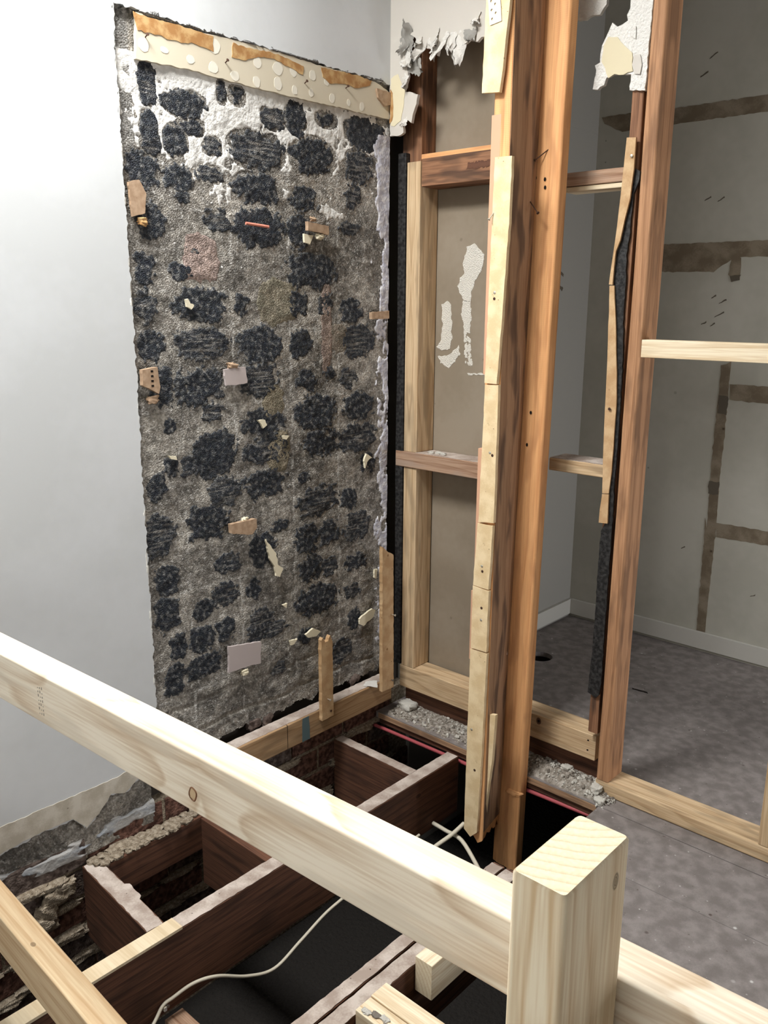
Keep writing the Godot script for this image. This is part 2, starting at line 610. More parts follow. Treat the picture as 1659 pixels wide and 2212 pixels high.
func materials() -> void:
	var bump := noise_tex(3, 512, 0.03, 5)
	var soft := noise_tex(4, 512, 0.008, 3)
	var grit := noise_tex(5, 512, 0.09, 4)
	var w: ImageTexture
	w = wood_tex(101, col(240, 226, 198), col(200, 168, 126), 5.0, 0.9, 0.4, [[300.0, 60.0, 5.0]], col(196, 176, 142), 0.3)
	var wo := wood_tex(808, col(182, 138, 102), col(128, 90, 62), 5.0, 0.6, 0.4, [], col(96, 70, 52), 0.4)
	var ww := wood_tex(909, col(228, 204, 166), col(186, 144, 102), 5.0, 0.8, 0.3, [[420.0, 100.0, 4.0]], col(200, 170, 130), 0.2)
	var we := end_tex(7, col(238, 224, 196), col(206, 178, 135))
	mat("pine", Color.WHITE, 0.7, w)
	mat("old_wood", Color.WHITE, 0.7, wo)
	mat("old_wood_end", col(150, 120, 95), 0.8, we)
	mat("shade_grime_wood", Color.WHITE, 0.85, wood_tex(1010, col(172, 138, 108), col(128, 96, 72), 4.0, 0.6, 0.4, [], col(92, 74, 62), 0.7))  # grime plus the shade of a stud side in its colour; old boards share it
	mat("warm_pine", Color.WHITE, 0.7, ww)
	mat("warm_pine_end", Color.WHITE, 0.8, we)
	mat("pine_end", Color.WHITE, 0.8, we)
	var w1 := wood_tex(131, col(243, 231, 210), col(184, 154, 120), 2.0, 2.3, 0.34, [], col(214, 202, 182), 0.5)
	mat("rail_pine", Color.WHITE, 0.68, w1)
	mat("rail_pine_end", Color.WHITE, 0.8, we)
	var w2 := wood_tex(202, col(210, 184, 148), col(158, 126, 90), 4.0, 1.5, 0.4, [[500.0, 90.0, 6.0]], col(140, 122, 98), 0.45)
	mat("aged_pine", Color.WHITE, 0.75, w2)
	mat("weathered_pine", col(212, 200, 188), 0.8, w2)
	mat("weathered_pine_end", col(205, 190, 172), 0.85, we)
	mat("aged_pine_end", col(235, 220, 200), 0.8, we)
	var w3 := wood_tex(303, col(230, 174, 120), col(190, 130, 82), 5.0, 0.6, 0.35, [], col(160, 110, 74), 0.35, 0.06)
	mat("orange_wood", Color.WHITE, 0.65, w3)
	mat("orange_wood_end", col(190, 140, 95), 0.8, we)
	var w4 := wood_tex(404, col(148, 108, 80), col(92, 62, 44), 5.0, 0.7, 0.5, [], col(62, 48, 40), 0.6, 0.03)
	mat("brown_wood", Color.WHITE, 0.7, w4)
	mat("brown_wood_end", col(130, 95, 66), 0.8, we)
	var w5 := wood_tex(505, col(108, 74, 56), col(60, 40, 31), 7.0, 0.9, 0.5, [[600.0, 100.0, 7.0]], col(46, 34, 28), 0.4)
	mat("joist_wood", Color.WHITE, 0.75, w5, 0.0)
	mat("joist_wood_end", col(95, 66, 48), 0.85, we)
	var w6 := wood_tex(606, col(226, 210, 180), col(192, 168, 132), 2.0, 0.5, 0.25, [], col(204, 182, 146), 0.3)
	mat("ply", Color.WHITE, 0.72, w6)
	mat("ply_flat", col(240, 220, 184), 0.75, blotch_tex(61, 256, col(250, 246, 238), col(232, 222, 205), 0.02, col(150, 120, 90), 12, col(90, 70, 50), 6), 3.0)
	mat("tan_strip", col(205, 176, 140), 0.75, blotch_tex(62, 256, col(250, 246, 238), col(225, 212, 195), 0.02, col(150, 120, 90), 12, col(90, 70, 50), 6), 3.0)
	mat("dusty_wood", Color.WHITE, 0.85, wood_tex(707, col(176, 146, 122), col(122, 88, 66), 5.0, 0.8, 0.5, [], col(160, 142, 128), 0.6))
	mat("dusty_wood_end", col(150, 120, 96), 0.9, we)
	mat("pink_strip", col(205, 160, 130), 0.8)
	mat("dust_top", col(196, 186, 178), 0.95, blotch_tex(63, 512, col(255, 252, 248), col(206, 196, 188), 0.012, col(255, 255, 255), 40, col(70, 60, 54), 60), 2.0, null)
	mat("paint", col(209, 211, 211), 0.55, blotch_tex(71, 512, col(255, 255, 255), col(247, 247, 246), 0.006, col(255, 255, 255), 10, col(160, 160, 160), 5), 0.6)
	mat("bare_plaster", col(158, 153, 144), 0.9)
	mat("paint_warm", col(198, 192, 182), 0.55)
	mat("skim", col(205, 198, 184), 0.85, blotch_tex(72, 512, col(255, 255, 255), col(225, 222, 216), 0.02, col(255, 255, 255), 40, col(130, 125, 118), 80), 1.6)
	mat("plaster_white", col(224, 221, 214), 0.9, null, 0.0, bump, 0.25, 6.0)
	mat("torn_paper", col(212, 208, 200), 0.95, null, 0.0, bump, 0.2, 9.0)
	mat("cream_board", col(214, 203, 172), 0.9)
	mat("grey_paper", col(150, 147, 140), 0.95)
	mat("board_back", col(146, 134, 117), 0.9, blotch_tex(73, 512, col(255, 255, 255), col(238, 236, 232), 0.006, col(255, 250, 240), 30, col(160, 150, 140), 20), 0.8)
	mat("board_smear", col(222, 217, 205), 0.9, null, 0.0, bump, 0.3, 12.0)
	var stone := mat("masonry", Color.WHITE, 0.95, blotch_tex(74, 512, col(255, 255, 255), col(190, 188, 184), 0.05, col(255, 255, 255), 300, col(90, 90, 88), 600), 4.0, grit, 0.35)
	stone.vertex_color_use_as_albedo = true
	var tar := mat("tar", Color.WHITE, 0.62, blotch_tex(75, 512, col(255, 255, 255), col(170, 170, 172), 0.06, col(255, 255, 255), 300, col(90, 90, 90), 400), 5.0, grit, 0.5)
	tar.vertex_color_use_as_albedo = true
	var skin := mat("skin", Color.WHITE, 0.85, null, 0.0, bump, 0.15, 6.0)
	skin.vertex_color_use_as_albedo = true
	mat("band", col(204, 194, 172), 0.7)
	mat("band_dot", col(222, 216, 200), 0.7)
	mat("glue", col(192, 162, 118), 0.6, blotch_tex(76, 256, col(255, 250, 240), col(214, 186, 160), 0.02, col(255, 250, 235), 10, col(170, 130, 90), 10), 5.0)
	mat("tile_fragment", col(182, 170, 166), 0.6)
	mat("card", col(178, 152, 126), 0.85, blotch_tex(77, 256, col(255, 255, 255), col(226, 220, 214), 0.03, col(120, 90, 60), 6, col(80, 60, 40), 6), 6.0)
	mat("cream_flake", col(228, 218, 190), 0.85)
	mat("brick", col(126, 94, 82), 0.92, blotch_tex(78, 512, col(255, 252, 250), col(150, 140, 136), 0.03, col(230, 220, 210), 60, col(70, 55, 50), 160), 2.5, grit, 0.25)
	mat("brick_grey", col(118, 106, 99), 0.92, M.brick.albedo_texture, 2.5, grit, 0.25)
	mat("mortar", col(176, 163, 144), 0.97, blotch_tex(79, 256, col(255, 255, 255), col(190, 184, 176), 0.05, col(255, 255, 255), 60, col(90, 85, 80), 100), 5.0, grit, 0.4)
	mat("wall_core", col(70, 64, 58), 0.97)
	mat("far_paint", col(190, 187, 175), 0.75, blotch_tex(80, 512, col(255, 255, 255), col(238, 238, 236), 0.006, col(255, 255, 255), 10, col(120, 118, 112), 8), 0.5)
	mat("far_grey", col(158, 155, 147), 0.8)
	mat("scar", col(142, 130, 112), 0.9, blotch_tex(81, 256, col(255, 255, 255), col(210, 205, 198), 0.02, col(255, 255, 255), 6, col(120, 110, 100), 10), 2.0)
	mat("scar_dark", col(98, 90, 78), 0.9)
	mat("skirting", col(196, 193, 184), 0.6)
	mat("floorboard", Color.WHITE, 0.72, blotch_tex(82, 1024, col(138, 131, 127), col(116, 109, 105), 0.022, col(205, 203, 198), 420, col(70, 60, 54), 300), 0.8)
	mat("ledge_dust", col(178, 171, 161), 0.97, blotch_tex(83, 512, col(255, 255, 255), col(160, 154, 146), 0.04, col(255, 255, 255), 300, col(80, 74, 68), 300), 3.0, grit, 0.4)
	mat("rubble", col(200, 196, 186), 0.95, null, 0.0, bump, 0.2, 20.0)
	mat("rubble_grey", col(128, 120, 110), 0.95, null, 0.0, bump, 0.2, 20.0)
	mat("soil", col(40, 37, 34), 1.0, null, 0.0, bump, 0.6, 3.0)
	mat("steel", col(120, 112, 104), 0.45).metallic = 0.7
	mat("rust", col(72, 50, 38), 0.8)
	mat("screw", col(196, 188, 172), 0.4).metallic = 0.5
	mat("black_felt", col(56, 55, 54), 0.42, blotch_tex(84, 512, col(255, 255, 255), col(150, 150, 152), 0.03, col(255, 255, 255), 100, col(40, 40, 40), 200), 4.0, bump, 0.1)
	mat("red_pipe", col(172, 84, 88), 0.5)
	mat("cable_white", col(214, 206, 186), 0.45)
	mat("bead_metal", col(226, 226, 224), 0.4)
	mat("mark_blue", col(86, 104, 106), 0.8)
	mat("stamp_ink", col(150, 140, 124), 0.8)
	mat("hole_dark", col(24, 18, 14), 0.95)
	mat("pinkwood", col(200, 128, 108), 0.8)

# ---------- the room ----------
func shell() -> void:
	# main room and the room beyond: floor, ceiling with a skylight opening, outer walls
	var fl := structure("floor")
	var b := MB.new()
	# boards of the far room; the joint lines stay open by 2 mm
	var cx := 0.165
	var cz := -0.755
	var left := PackedVector2Array([Vector2(0, -0.999), Vector2(cx, -0.999)])
	var right := PackedVector2Array([Vector2(3.2, -0.999), Vector2(3.2, 0.059), Vector2(cx, 0.059)])
	for k in 13:
		var a := PI * k / 12.0
		left.append(Vector2(cx - 0.05 * sin(a), cz - 0.05 * cos(a)))
	for k in 13:
		var a := PI * k / 12.0
		right.append(Vector2(cx + 0.05 * sin(a), cz + 0.05 * cos(a)))
	right.append(Vector2(cx, -0.999))
	left.append(Vector2(cx, 0.059)); left.append(Vector2(0, 0.059))
	for p in [left, right]:
		var sw := PackedVector2Array()
		for q in p:
			sw.append(Vector2(q.y, q.x))
		slab_into(b, sw, Vector3(0, -0.02, 0), ZA, XA, 0.02)
	put(fl, "floor_panel", b.mesh(), [M.floorboard])
	box(fl, "floor_panel", Vector3(0, -0.02, -1.265), Vector3(3.2, 0, -1.001), "floorboard", 0.001)
	box(fl, "floor_panel", Vector3(0.872, -0.02, 0.061), Vector3(3.2, 0, 0.30), "floorboard", 0.001)
	box(fl, "floor_panel", Vector3(1.0, -0.021, 0.3005), Vector3(3.2, -0.0005, 0.62), "floorboard", 0.0008)
	box(fl, "floor_panel", Vector3(1.14, -0.02, 0.6205), Vector3(3.2, 0, 3.2), "floorboard", 0.001)
	var slot := ragged(pts([0.58, -0.735, 0.64, -0.74, 0.645, -0.732, 0.585, -0.726]), 0.008, 0.004, 3.0)
	slab(fl, "gouge", slot, Vector3(0, 0.0002, 0), XA, -ZA * -1.0, -0.0012, "hole_dark")
	var gr := structure("ground")
	box(gr, "soil_bed", Vector3(-0.1, -0.75, -1.4), Vector3(3.3, -0.66, 3.3), "soil")
	var ce := structure("ceiling")
	box(ce, "ceiling_panel", Vector3(-0.2, 2.72, -1.4), Vector3(3.4, 2.84, 1.16), "paint")
	box(ce, "ceiling_panel", Vector3(-0.2, 2.72, 1.78), Vector3(3.4, 2.84, 3.4), "paint")
	box(ce, "ceiling_panel", Vector3(-0.2, 2.72, 1.16), Vector3(0.05, 2.84, 1.78), "paint")
	box(ce, "ceiling_panel", Vector3(0.63, 2.72, 1.16), Vector3(3.4, 2.84, 1.78), "paint")
	var wr := structure("wall_right")
	box(wr, "wall_panel", Vector3(3.2, -0.75, -0.1), Vector3(3.4, 2.84, 3.4), "bare_plaster")
	box(wr, "wall_panel", Vector3(3.2, -0.75, -1.4), Vector3(3.4, 0.28, -0.1), "bare_plaster")
	box(wr, "wall_panel", Vector3(3.2, 1.62, -1.4), Vector3(3.4, 2.84, -0.1), "bare_plaster")
	box(wr, "wall_panel", Vector3(3.2, 0.28, -0.34), Vector3(3.4, 1.62, -0.1), "bare_plaster")
	box(wr, "wall_panel", Vector3(3.2, 0.28, -1.4), Vector3(3.4, 1.62, -1.1), "bare_plaster")
	var wf := structure("wall_front")
	box(wf, "wall_panel", Vector3(-0.2, -0.75, 3.2), Vector3(3.4, 0.88, 3.4), "paint")
	box(wf, "wall_panel", Vector3(-0.2, 2.02, 3.2), Vector3(3.4, 2.84, 3.4), "paint")
	box(wf, "wall_panel", Vector3(-0.2, 0.88, 3.2), Vector3(0.68, 2.02, 3.4), "paint")
	box(wf, "wall_panel", Vector3(1.62, 0.88, 3.2), Vector3(3.4, 2.02, 3.4), "paint")
	# the room beyond the studs
	var wd := structure("wall_far")
	box(wd, "wall_panel", Vector3(-0.2, -0.75, -1.4), Vector3(3.4, 2.84, -1.265), "far_paint", 0.001)
	var sd := 1.0
	for p in [[0.012, 2.144, 0.103, 2.144, 0.33, 2.138, 2.4, 2.132, 2.4, 2.083, 0.335, 2.08, 0.109, 2.078, 0.024, 2.118], [0.29, 1.637, 0.326, 1.639, 2.4, 1.64, 2.4, 1.581, 0.63, 1.581, 0.593, 1.572, 0.577, 1.563, 0.529, 1.53, 0.335, 1.533, 0.302, 1.539], [0.592, 1.582, 0.63, 1.581, 0.633, 1.499, 0.609, 1.497, 0.589, 1.519], [0.595, 1.178, 0.632, 1.196, 0.632, 1.114, 0.635, 0.937, 0.633, 0.745, 0.638, 0.531, 0.636, 0.112, 0.636, 0.075, 0.601, 0.073, 0.592, 0.569, 0.601, 0.525, 0.595, 0.718, 0.593, 0.933, 0.596, 1.065], [0.636, 1.109, 2.4, 1.113, 2.4, 1.051, 0.716, 1.046, 0.639, 1.05], [0.636, 0.556, 2.4, 0.56, 2.4, 0.499, 0.776, 0.5, 0.642, 0.497]]:
		slab_b(wd, "shelf_scar", ragged(pts(p), 0.015, 0.004, sd), -1.265, 0.0008 + 0.0001 * sd, "scar")
		sd += 1.0
	for p in [[0.592, 1.512, 0.633, 1.519, 0.633, 1.497, 0.60, 1.494], [0.597, 1.065, 0.634, 1.062, 0.634, 0.99, 0.6, 0.995], [0.592, 0.72, 0.634, 0.722, 0.634, 0.67, 0.593, 0.668]]:
		slab_b(wd, "glue_smudge", ragged(pts(p), 0.01, 0.005, sd), -1.265, 0.0025, "scar_dark")
		sd += 1.0
	for q in [[0.56, 1.41, 0.03], [0.53, 1.43, 0.02], [0.55, 1.36, 0.035], [0.5, 1.33, 0.02], [0.535, 1.325, 0.02], [0.47, 1.79, 0.025], [0.52, 1.785, 0.025], [0.44, 2.29, 0.03], [0.41, 2.23, 0.03], [0.5, 0.42, 0.02], [0.8, 0.28, 0.02]]:
		slab_b(wd, "scuff", ragged(pts([q[0], q[1], q[0] + q[2], q[1] + q[2] * 0.5, q[0] + q[2] * 0.95, q[1] + q[2] * 0.5 + 0.005, q[0] + 0.002, q[1] + 0.005]), 0.006, 0.003, sd), -1.265, 0.0005, "scar_dark")
		sd += 1.0
	var wc := structure("wall_far_left")
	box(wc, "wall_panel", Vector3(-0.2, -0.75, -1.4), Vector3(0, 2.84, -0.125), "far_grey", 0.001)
	for q in [[-0.93, 1.50], [-1.05, 1.515], [-1.05, 1.46], [-0.9, 1.06], [-0.88, 2.06]]:
		slab_a(wc, "scuff", ragged(pts([q[0], q[1], q[0] + 0.03, q[1] + 0.012, q[0] + 0.02, q[1] + 0.02, q[0] - 0.005, q[1] + 0.01]), 0.006, 0.005, sd), 0.0, 0.0006, "scar_dark")
		sd += 1.0
	slab_a(wc, "shelf_scar", ragged(pts([-1.263, 2.08, -1.263, 2.14, -0.4, 2.14, -0.4, 2.08]), 0.02, 0.004, 4.0), 0.0, 0.0006, "far_grey")
	var b1 := structure("baseboard_far")
	box(b1, "skirting_board", Vector3(0.012, 0.012, -1.265), Vector3(3.2, 0.086, -1.253), "skirting", 0.004)
	var b2 := structure("baseboard_far_left")
	box(b2, "skirting_board", Vector3(0, 0.012, -1.265), Vector3(0.012, 0.086, -0.13), "skirting", 0.004)

var dabs := []
func dab_mask(d: Array, u: float, v: float) -> float:
	var du: float = absf(u - d[0]) / d[2]
	var dv: float = absf(v - d[1]) / d[3]
	var r := pow(pow(du, 2.4) + pow(dv, 2.4), 1.0 / 2.4)
	return r

func left_wall() -> void:
	var wl := structure("wall_left")
	box(wl, "wall_core", Vector3(-0.2, -0.75, -0.125), Vector3(-0.06, 2.84, 3.4), "wall_core")
	# painted plaster round the stripped area
	var edge := pts([0.0, 2.047, 0.25, 2.048, 0.5, 2.05, 0.75, 2.05, 0.93, 2.052, 0.944, 2.04, 0.941, 1.7, 0.938, 1.3, 0.94, 0.9, 0.938, 0.5, 0.94, 0.2, 0.95, 0.15, 1.0, 0.155, 1.05, 0.125, 1.09, 0.14, 1.13, 0.10, 1.165, 0.075, 1.2, 0.118, 1.3, 0.12, 1.39, 0.112, 1.6, 0.11])
	var keep := ragged_line(edge, 0.006, 0.0065, 8.0)
	keep[0] = Vector2(0.0, 2.047)
	keep.append(Vector2(3.2, 0.11)); keep.append(Vector2(3.2, 2.72)); keep.append(Vector2(0.0, 2.72))
	slab_a(wl, "painted_plaster", keep, -0.012, 0.012, "paint")
	slab_a(wl, "skim_strip", ragged(pts([0.96, 0.196, 0.95, 0.155, 1.0, 0.158, 1.05, 0.128, 1.09, 0.143, 1.13, 0.103, 1.165, 0.08, 1.2, 0.122, 1.3, 0.124, 1.39, 0.116, 1.7, 0.114, 1.7, 0.19, 1.4, 0.186, 1.2, 0.184, 1.08, 0.182]), 0.01, 0.003, 5.0), 0.0, 0.0012, "skim")
	var base_a := lin(172, 167, 158)
	var base_b := lin(122, 118, 112)
	var base_c := lin(186, 181, 171)
	var white := lin(226, 224, 218)
	var grout := [0.228, 0.42, 0.628, 0.804]
	# stripped masonry with the grey render still on it
	var stone := func(u: float, v: float) -> Array:
		var a := NB.get_noise_2d(u * 900.0, v * 900.0)
		var c := base_a.lerp(base_b, clampf(0.5 + 1.3 * NA.get_noise_2d(u * 420.0 + 70.0, v * 420.0), 0.0, 1.0))
		c = c.lerp(base_c, clampf(NC.get_noise_2d(u * 1600.0, v * 1600.0) * 1.5 - 0.15, 0.0, 0.6))
		c = c * clampf(1.0 + 0.5 * NB.get_noise_2d(u * 3800.0, v * 3800.0) + 0.45 * NA.get_noise_2d(u * 1100.0, v * 1500.0 + 400.0), 0.35, 1.5)
		if NC.get_noise_2d(u * 7000.0, v * 7000.0) > 0.40:
			c = c.lerp(white, 0.5)
		for g in grout:
			var d := absf(u - g + 0.008 * NA.get_noise_2d(v * 900.0, g * 900.0)) / 0.006
			if d < 1.0:
				c = c.lerp(white, (1.0 - d) * clampf(0.35 + 1.4 * NC.get_noise_2d(g * 5000.0, v * 1300.0), 0.0, 0.75))
		var row := fposmod(v - 0.03, 0.1) / 0.1
		row = absf(row - 0.5) * 2.0
		if row > 0.9:
			c = c.lerp(white, (row - 0.9) * 10.0 * clampf(1.3 * NC.get_noise_2d(u * 1500.0, v * 1500.0 + 99.0), 0.0, 0.6))
		if u > 0.90 and v > 1.75:
			c = c.lerp(lin(150, 149, 146), 0.6)
		var m := 1.0
		var bottom := 0.152 + 0.02 * NA.get_noise_2d(u * 1500.0, 5.0)
		if u > 0.93:
			bottom = -0.01
		var hh := 0.0
		if v < 0.34 and u < 0.94:
			var cr := absf(fposmod(v - 0.21 - 0.02 * NA.get_noise_2d(u * 500.0, 77.0), 0.086) / 0.086 - 0.5) * 2.0
			hh = -0.005 * smoothstep(0.80, 0.95, cr) * smoothstep(0.36, 0.26, v)
			c = c.lerp(lin(168, 160, 146), 0.5 * smoothstep(0.8, 0.95, cr) * smoothstep(0.34, 0.24, v))
		if v < bottom or (u > 0.955 and v > 0.2):
			m = -1.0
		return [m, hh, c]
	relief(wl, "masonry", 0.001, 0.962, 0.12, 2.058, stone, "masonry", 0.0, false)
	relief(wl, "masonry", 0.965, 1.85, -0.006, 0.2, stone, "masonry", 0.0, false)
	# black adhesive dabs, one per former tile
	var raw := [0.855, 1.905, 0.027, 0.051, 1, 0.755, 1.874, 0.063, 0.031, 0.9, 0.859, 1.811, 0.024, 0.033, 1, 0.856, 1.77, 0.027, 0.026, 1, 0.783, 1.786, 0.034, 0.036, 0.8, 0.735, 1.824, 0.041, 0.02, 0.6, 0.672, 1.787, 0.028, 0.023, 0.6, 0.591, 1.919, 0.025, 0.023, 0.35, 0.641, 1.92, 0.015, 0.027, 0.5, 0.468, 1.882, 0.045, 0.027, 0.85, 0.386, 1.894, 0.036, 0.047, 0.9, 0.108, 1.892, 0.081, 0.046, 1, 0.525, 1.796, 0.091, 0.046, 0.85, 0.325, 1.806, 0.083, 0.047, 0.85, 0.27, 1.911, 0.039, 0.021, 0.4, 0.134, 1.796, 0.059, 0.049, 0.75, 0.882, 1.708, 0.051, 0.042, 0.8, 0.783, 1.701, 0.043, 0.03, 0.9, 0.687, 1.72, 0.046, 0.021, 0.7, 0.528, 1.698, 0.078, 0.04, 0.8, 0.358, 1.688, 0.056, 0.037, 0.6, 0.159, 1.711, 0.038, 0.039, 0.6, 0.868, 1.594, 0.041, 0.041, 0.9, 0.774, 1.656, 0.023, 0.018, 0.5, 0.668, 1.608, 0.044, 0.034, 0.5, 0.528, 1.598, 0.086, 0.048, 1, 0.382, 1.597, 0.045, 0.048, 0.8, 0.176, 1.621, 0.05, 0.022, 0.7, 0.331, 1.492, 0.097, 0.049, 0.85, 0.79, 1.477, 0.035, 0.024, 0.6, 0.746, 1.532, 0.033, 0.012, 0.5, 0.892, 1.479, 0.033, 0.041, 0.6, 0.729, 1.396, 0.086, 0.044, 0.8, 0.898, 1.391, 0.033, 0.042, 0.7, 0.594, 1.397, 0.027, 0.031, 0.4, 0.386, 1.398, 0.038, 0.038, 0.7, 0.277, 1.398, 0.032, 0.04, 0.6, 0.168, 1.381, 0.052, 0.041, 0.6, 0.885, 1.294, 0.039, 0.038, 0.85, 0.731, 1.294, 0.087, 0.044, 0.65, 0.535, 1.288, 0.078, 0.05, 0.9, 0.381, 1.286, 0.043, 0.039, 1, 0.14, 1.29, 0.066, 0.05, 0.95, 0.86, 1.193, 0.032, 0.055, 0.9, 0.743, 1.185, 0.081, 0.052, 0.72, 0.538, 1.188, 0.069, 0.048, 0.75, 0.358, 1.177, 0.044, 0.037, 0.6, 0.267, 1.193, 0.031, 0.022, 0.5, 0.181, 1.178, 0.04, 0.034, 0.6, 0.322, 1.082, 0.083, 0.055, 0.85, 0.14, 1.084, 0.071, 0.046, 0.8, 0.705, 1.115, 0.045, 0.029, 0.6, 0.844, 1.089, 0.022, 0.023, 0.35, 0.529, 1.069, 0.08, 0.036, 0.85, 0.504, 0.992, 0.068, 0.048, 0.7, 0.572, 0.985, 0.039, 0.031, 0.6, 0.301, 0.985, 0.077, 0.045, 0.6, 0.14, 0.985, 0.084, 0.044, 0.9, 0.702, 0.996, 0.067, 0.065, 0.95, 0.845, 0.985, 0.025, 0.029, 0.7, 0.789, 0.977, 0.026, 0.034, 0.8, 0.088, 0.895, 0.044, 0.036, 0.5, 0.535, 0.89, 0.088, 0.043, 0.6, 0.679, 0.891, 0.056, 0.041, 0.9, 0.892, 0.938, 0.032, 0.043, 0.6, 0.378, 0.888, 0.03, 0.022, 0.4, 0.319, 0.805, 0.089, 0.052, 0.6, 0.182, 0.789, 0.038, 0.036, 0.8, 0.738, 0.813, 0.072, 0.056, 0.7, 0.895, 0.808, 0.055, 0.058, 0.8, 0.367, 0.692, 0.053, 0.052, 0.6, 0.273, 0.697, 0.048, 0.042, 0.7, 0.148, 0.691, 0.069, 0.049, 0.7, 0.484, 0.755, 0.043, 0.022, 0.4, 0.542, 0.694, 0.055, 0.05, 0.8, 0.676, 0.679, 0.051, 0.032, 0.5, 0.875, 0.678, 0.04, 0.043, 0.8, 0.7, 0.677, 0.027, 0.02, 0.7, 0.686, 0.591, 0.049, 0.036, 0.8, 0.585, 0.581, 0.032, 0.032, 0.7, 0.355, 0.593, 0.052, 0.045, 0.7, 0.272, 0.58, 0.039, 0.035, 0.6, 0.152, 0.57, 0.058, 0.03, 0.6, 0.327, 0.483, 0.091, 0.052, 0.8, 0.169, 0.472, 0.041, 0.03, 0.6, 0.883, 0.582, 0.043, 0.049, 0.8, 0.76, 0.563, 0.035, 0.035, 0.6, 0.556, 0.476, 0.053, 0.044, 0.7, 0.776, 0.48, 0.044, 0.041, 0.8, 0.691, 0.487, 0.037, 0.037, 0.7, 0.537, 0.437, 0.081, 0.028, 0.7, 0.851, 0.482, 0.028, 0.045, 0.8, 0.382, 0.375, 0.03, 0.029, 0.5, 0.219, 0.272, 0.049, 0.043, 0.7, 0.768, 0.399, 0.065, 0.036, 0.8, 0.87, 0.386, 0.033, 0.051, 0.8, 0.492, 0.299, 0.028, 0.023, 0.5, 0.161, 0.372, 0.033, 0.037, 0.6]
	for i in range(0, raw.size(), 5):
		dabs.append([raw[i], raw[i + 1], raw[i + 2], raw[i + 3], raw[i + 4]])
	var tar_a := lin(40, 46, 55)
	var tar_b := lin(72, 75, 79)
	var tar_c := lin(150, 149, 145)
	for k in dabs.size():
		var d: Array = dabs[k]
		var off := k * 37.0
		var fn := func(u: float, v: float) -> Array:
			var r := dab_mask(d, u, v)
			var n1 := NA.get_noise_2d(u * 2000.0 + off, v * 2000.0)
			var n2 := NB.get_noise_2d(u * 6500.0, v * 6500.0 + off)
			var hollow := NC.get_noise_2d(u * 2100.0 + off * 3.0, v * 2600.0)
			var m := (1.05 - r) * 2.2 + 0.7 * n1 + 0.45 * n2 - (1.0 - float(d[4])) * (0.3 + 4.2 * maxf(0.0, hollow + 0.02))
			if m > 0.9:
				m = 0.9
			var c := tar_a.lerp(tar_b, clampf(0.4 + 0.9 * n2, 0.0, 1.0))
			c = c.lerp(tar_c, clampf((NC.get_noise_2d(u * 5200.0, v * 5200.0) - 0.12) * 2.2, 0.0, 0.75) * (0.5 if d[4] > 0.94 else 1.0))
			c = c.lerp(tar_c, clampf(0.35 - m * 1.6, 0.0, 0.35))
			if k % 3 == 0:
				c = c.lerp(base_a, clampf(NB.get_noise_2d(u * 900.0, v * 14000.0) * 2.2 * clampf(1.0 - r, 0.0, 1.0), 0.0, 0.8))
			return [m, 0.0017 + 0.0009 * n2 + 0.0006 * n1, c]
		relief(wl, "adhesive_dab", clampf(d[0] - d[2] * 1.3, 0.003, 0.95), clampf(d[0] + d[2] * 1.3, 0.01, 0.955), d[1] - d[3] * 1.3, d[1] + d[3] * 1.3, fn, "tar")
	# white skim left between the upper dabs
	var upper := []
	for d in dabs:
		if d[1] > 1.45:
			upper.append(d)
	var skim := func(u: float, v: float) -> Array:
		var n1 := NA.get_noise_2d(u * 1300.0 + 500.0, v * 1300.0)
		var n2 := NB.get_noise_2d(u * 4200.0, v * 4200.0)
		var line := 1.79 + 0.02 * sin(u * 9.0) - 0.10 * smoothstep(0.5, 0.75, u) * smoothstep(0.95, 0.7, u)
		var m := clampf((v - line) * 7.0, -0.75, 0.7) + 1.1 * n1 + 0.3 * n2
		# long drip between the second and third columns
		m = maxf(m, 0.5 - absf(u - 0.655 - 0.012 * n1) / 0.024 + 0.5 * n1 - maxf(0.0, 1.70 - v) * 9.0)
		# the diagonal sweep below the middle dabs
		var sw := absf(v - (1.735 - 0.06 * (0.62 - u) / 0.3))
		if u > 0.2 and u < 0.66:
			m = maxf(m, 0.55 - sw / 0.018 + 0.9 * n1)
		for d in upper:
			var r := dab_mask(d, u, v)
			if r < 1.15:
				m = minf(m, (r - 0.98 - 0.5 * n1 - (1.0 - float(d[4])) * 0.5) * 3.0)
		if u < 0.06:
			m = minf(m, -0.1 + n1)
		if u > 0.9:
			m -= 0.45
		var c := white.lerp(lin(202, 200, 194), clampf(0.4 + n2, 0.0, 1.0))
		return [minf(m + 0.35 * NC.get_noise_2d(u * 6000.0, v * 6000.0), 0.9), 0.0013 + 0.0007 * n2, c]
	relief(wl, "white_skim", 0.004, 0.945, 1.48, 1.962, skim, "skin")
	# mauve paint hanging on along the corner
	var mauve := func(u: float, v: float) -> Array:
		var n1 := NA.get_noise_2d(u * 1700.0 + 900.0, v * 1100.0)
		var n2 := NB.get_noise_2d(u * 4200.0, v * 4200.0 + 40.0)
		var m := 0.62 - u / (0.05 + 0.03 * clampf(0.9 - v, 0.0, 0.5)) + 1.35 * n1 + 0.4 * n2
		if v > 1.62:
			m = 1.3 - u / 0.045 + 0.7 * n1
		if v < 0.45:
			m -= 0.3
		return [clampf(m, -1.0, 0.9), 0.003, lin(176, 175, 184).lerp(lin(206, 205, 206), clampf(0.3 + n2 * 1.5, 0.0, 1.0))]
	relief(wl, "mauve_paint", 0.003, 0.125, 0.25, 1.90, mauve, "skin")
	# odd patches: bare brick, hollow with sandy filling, a pinkish smear
	var sdd := 0.0
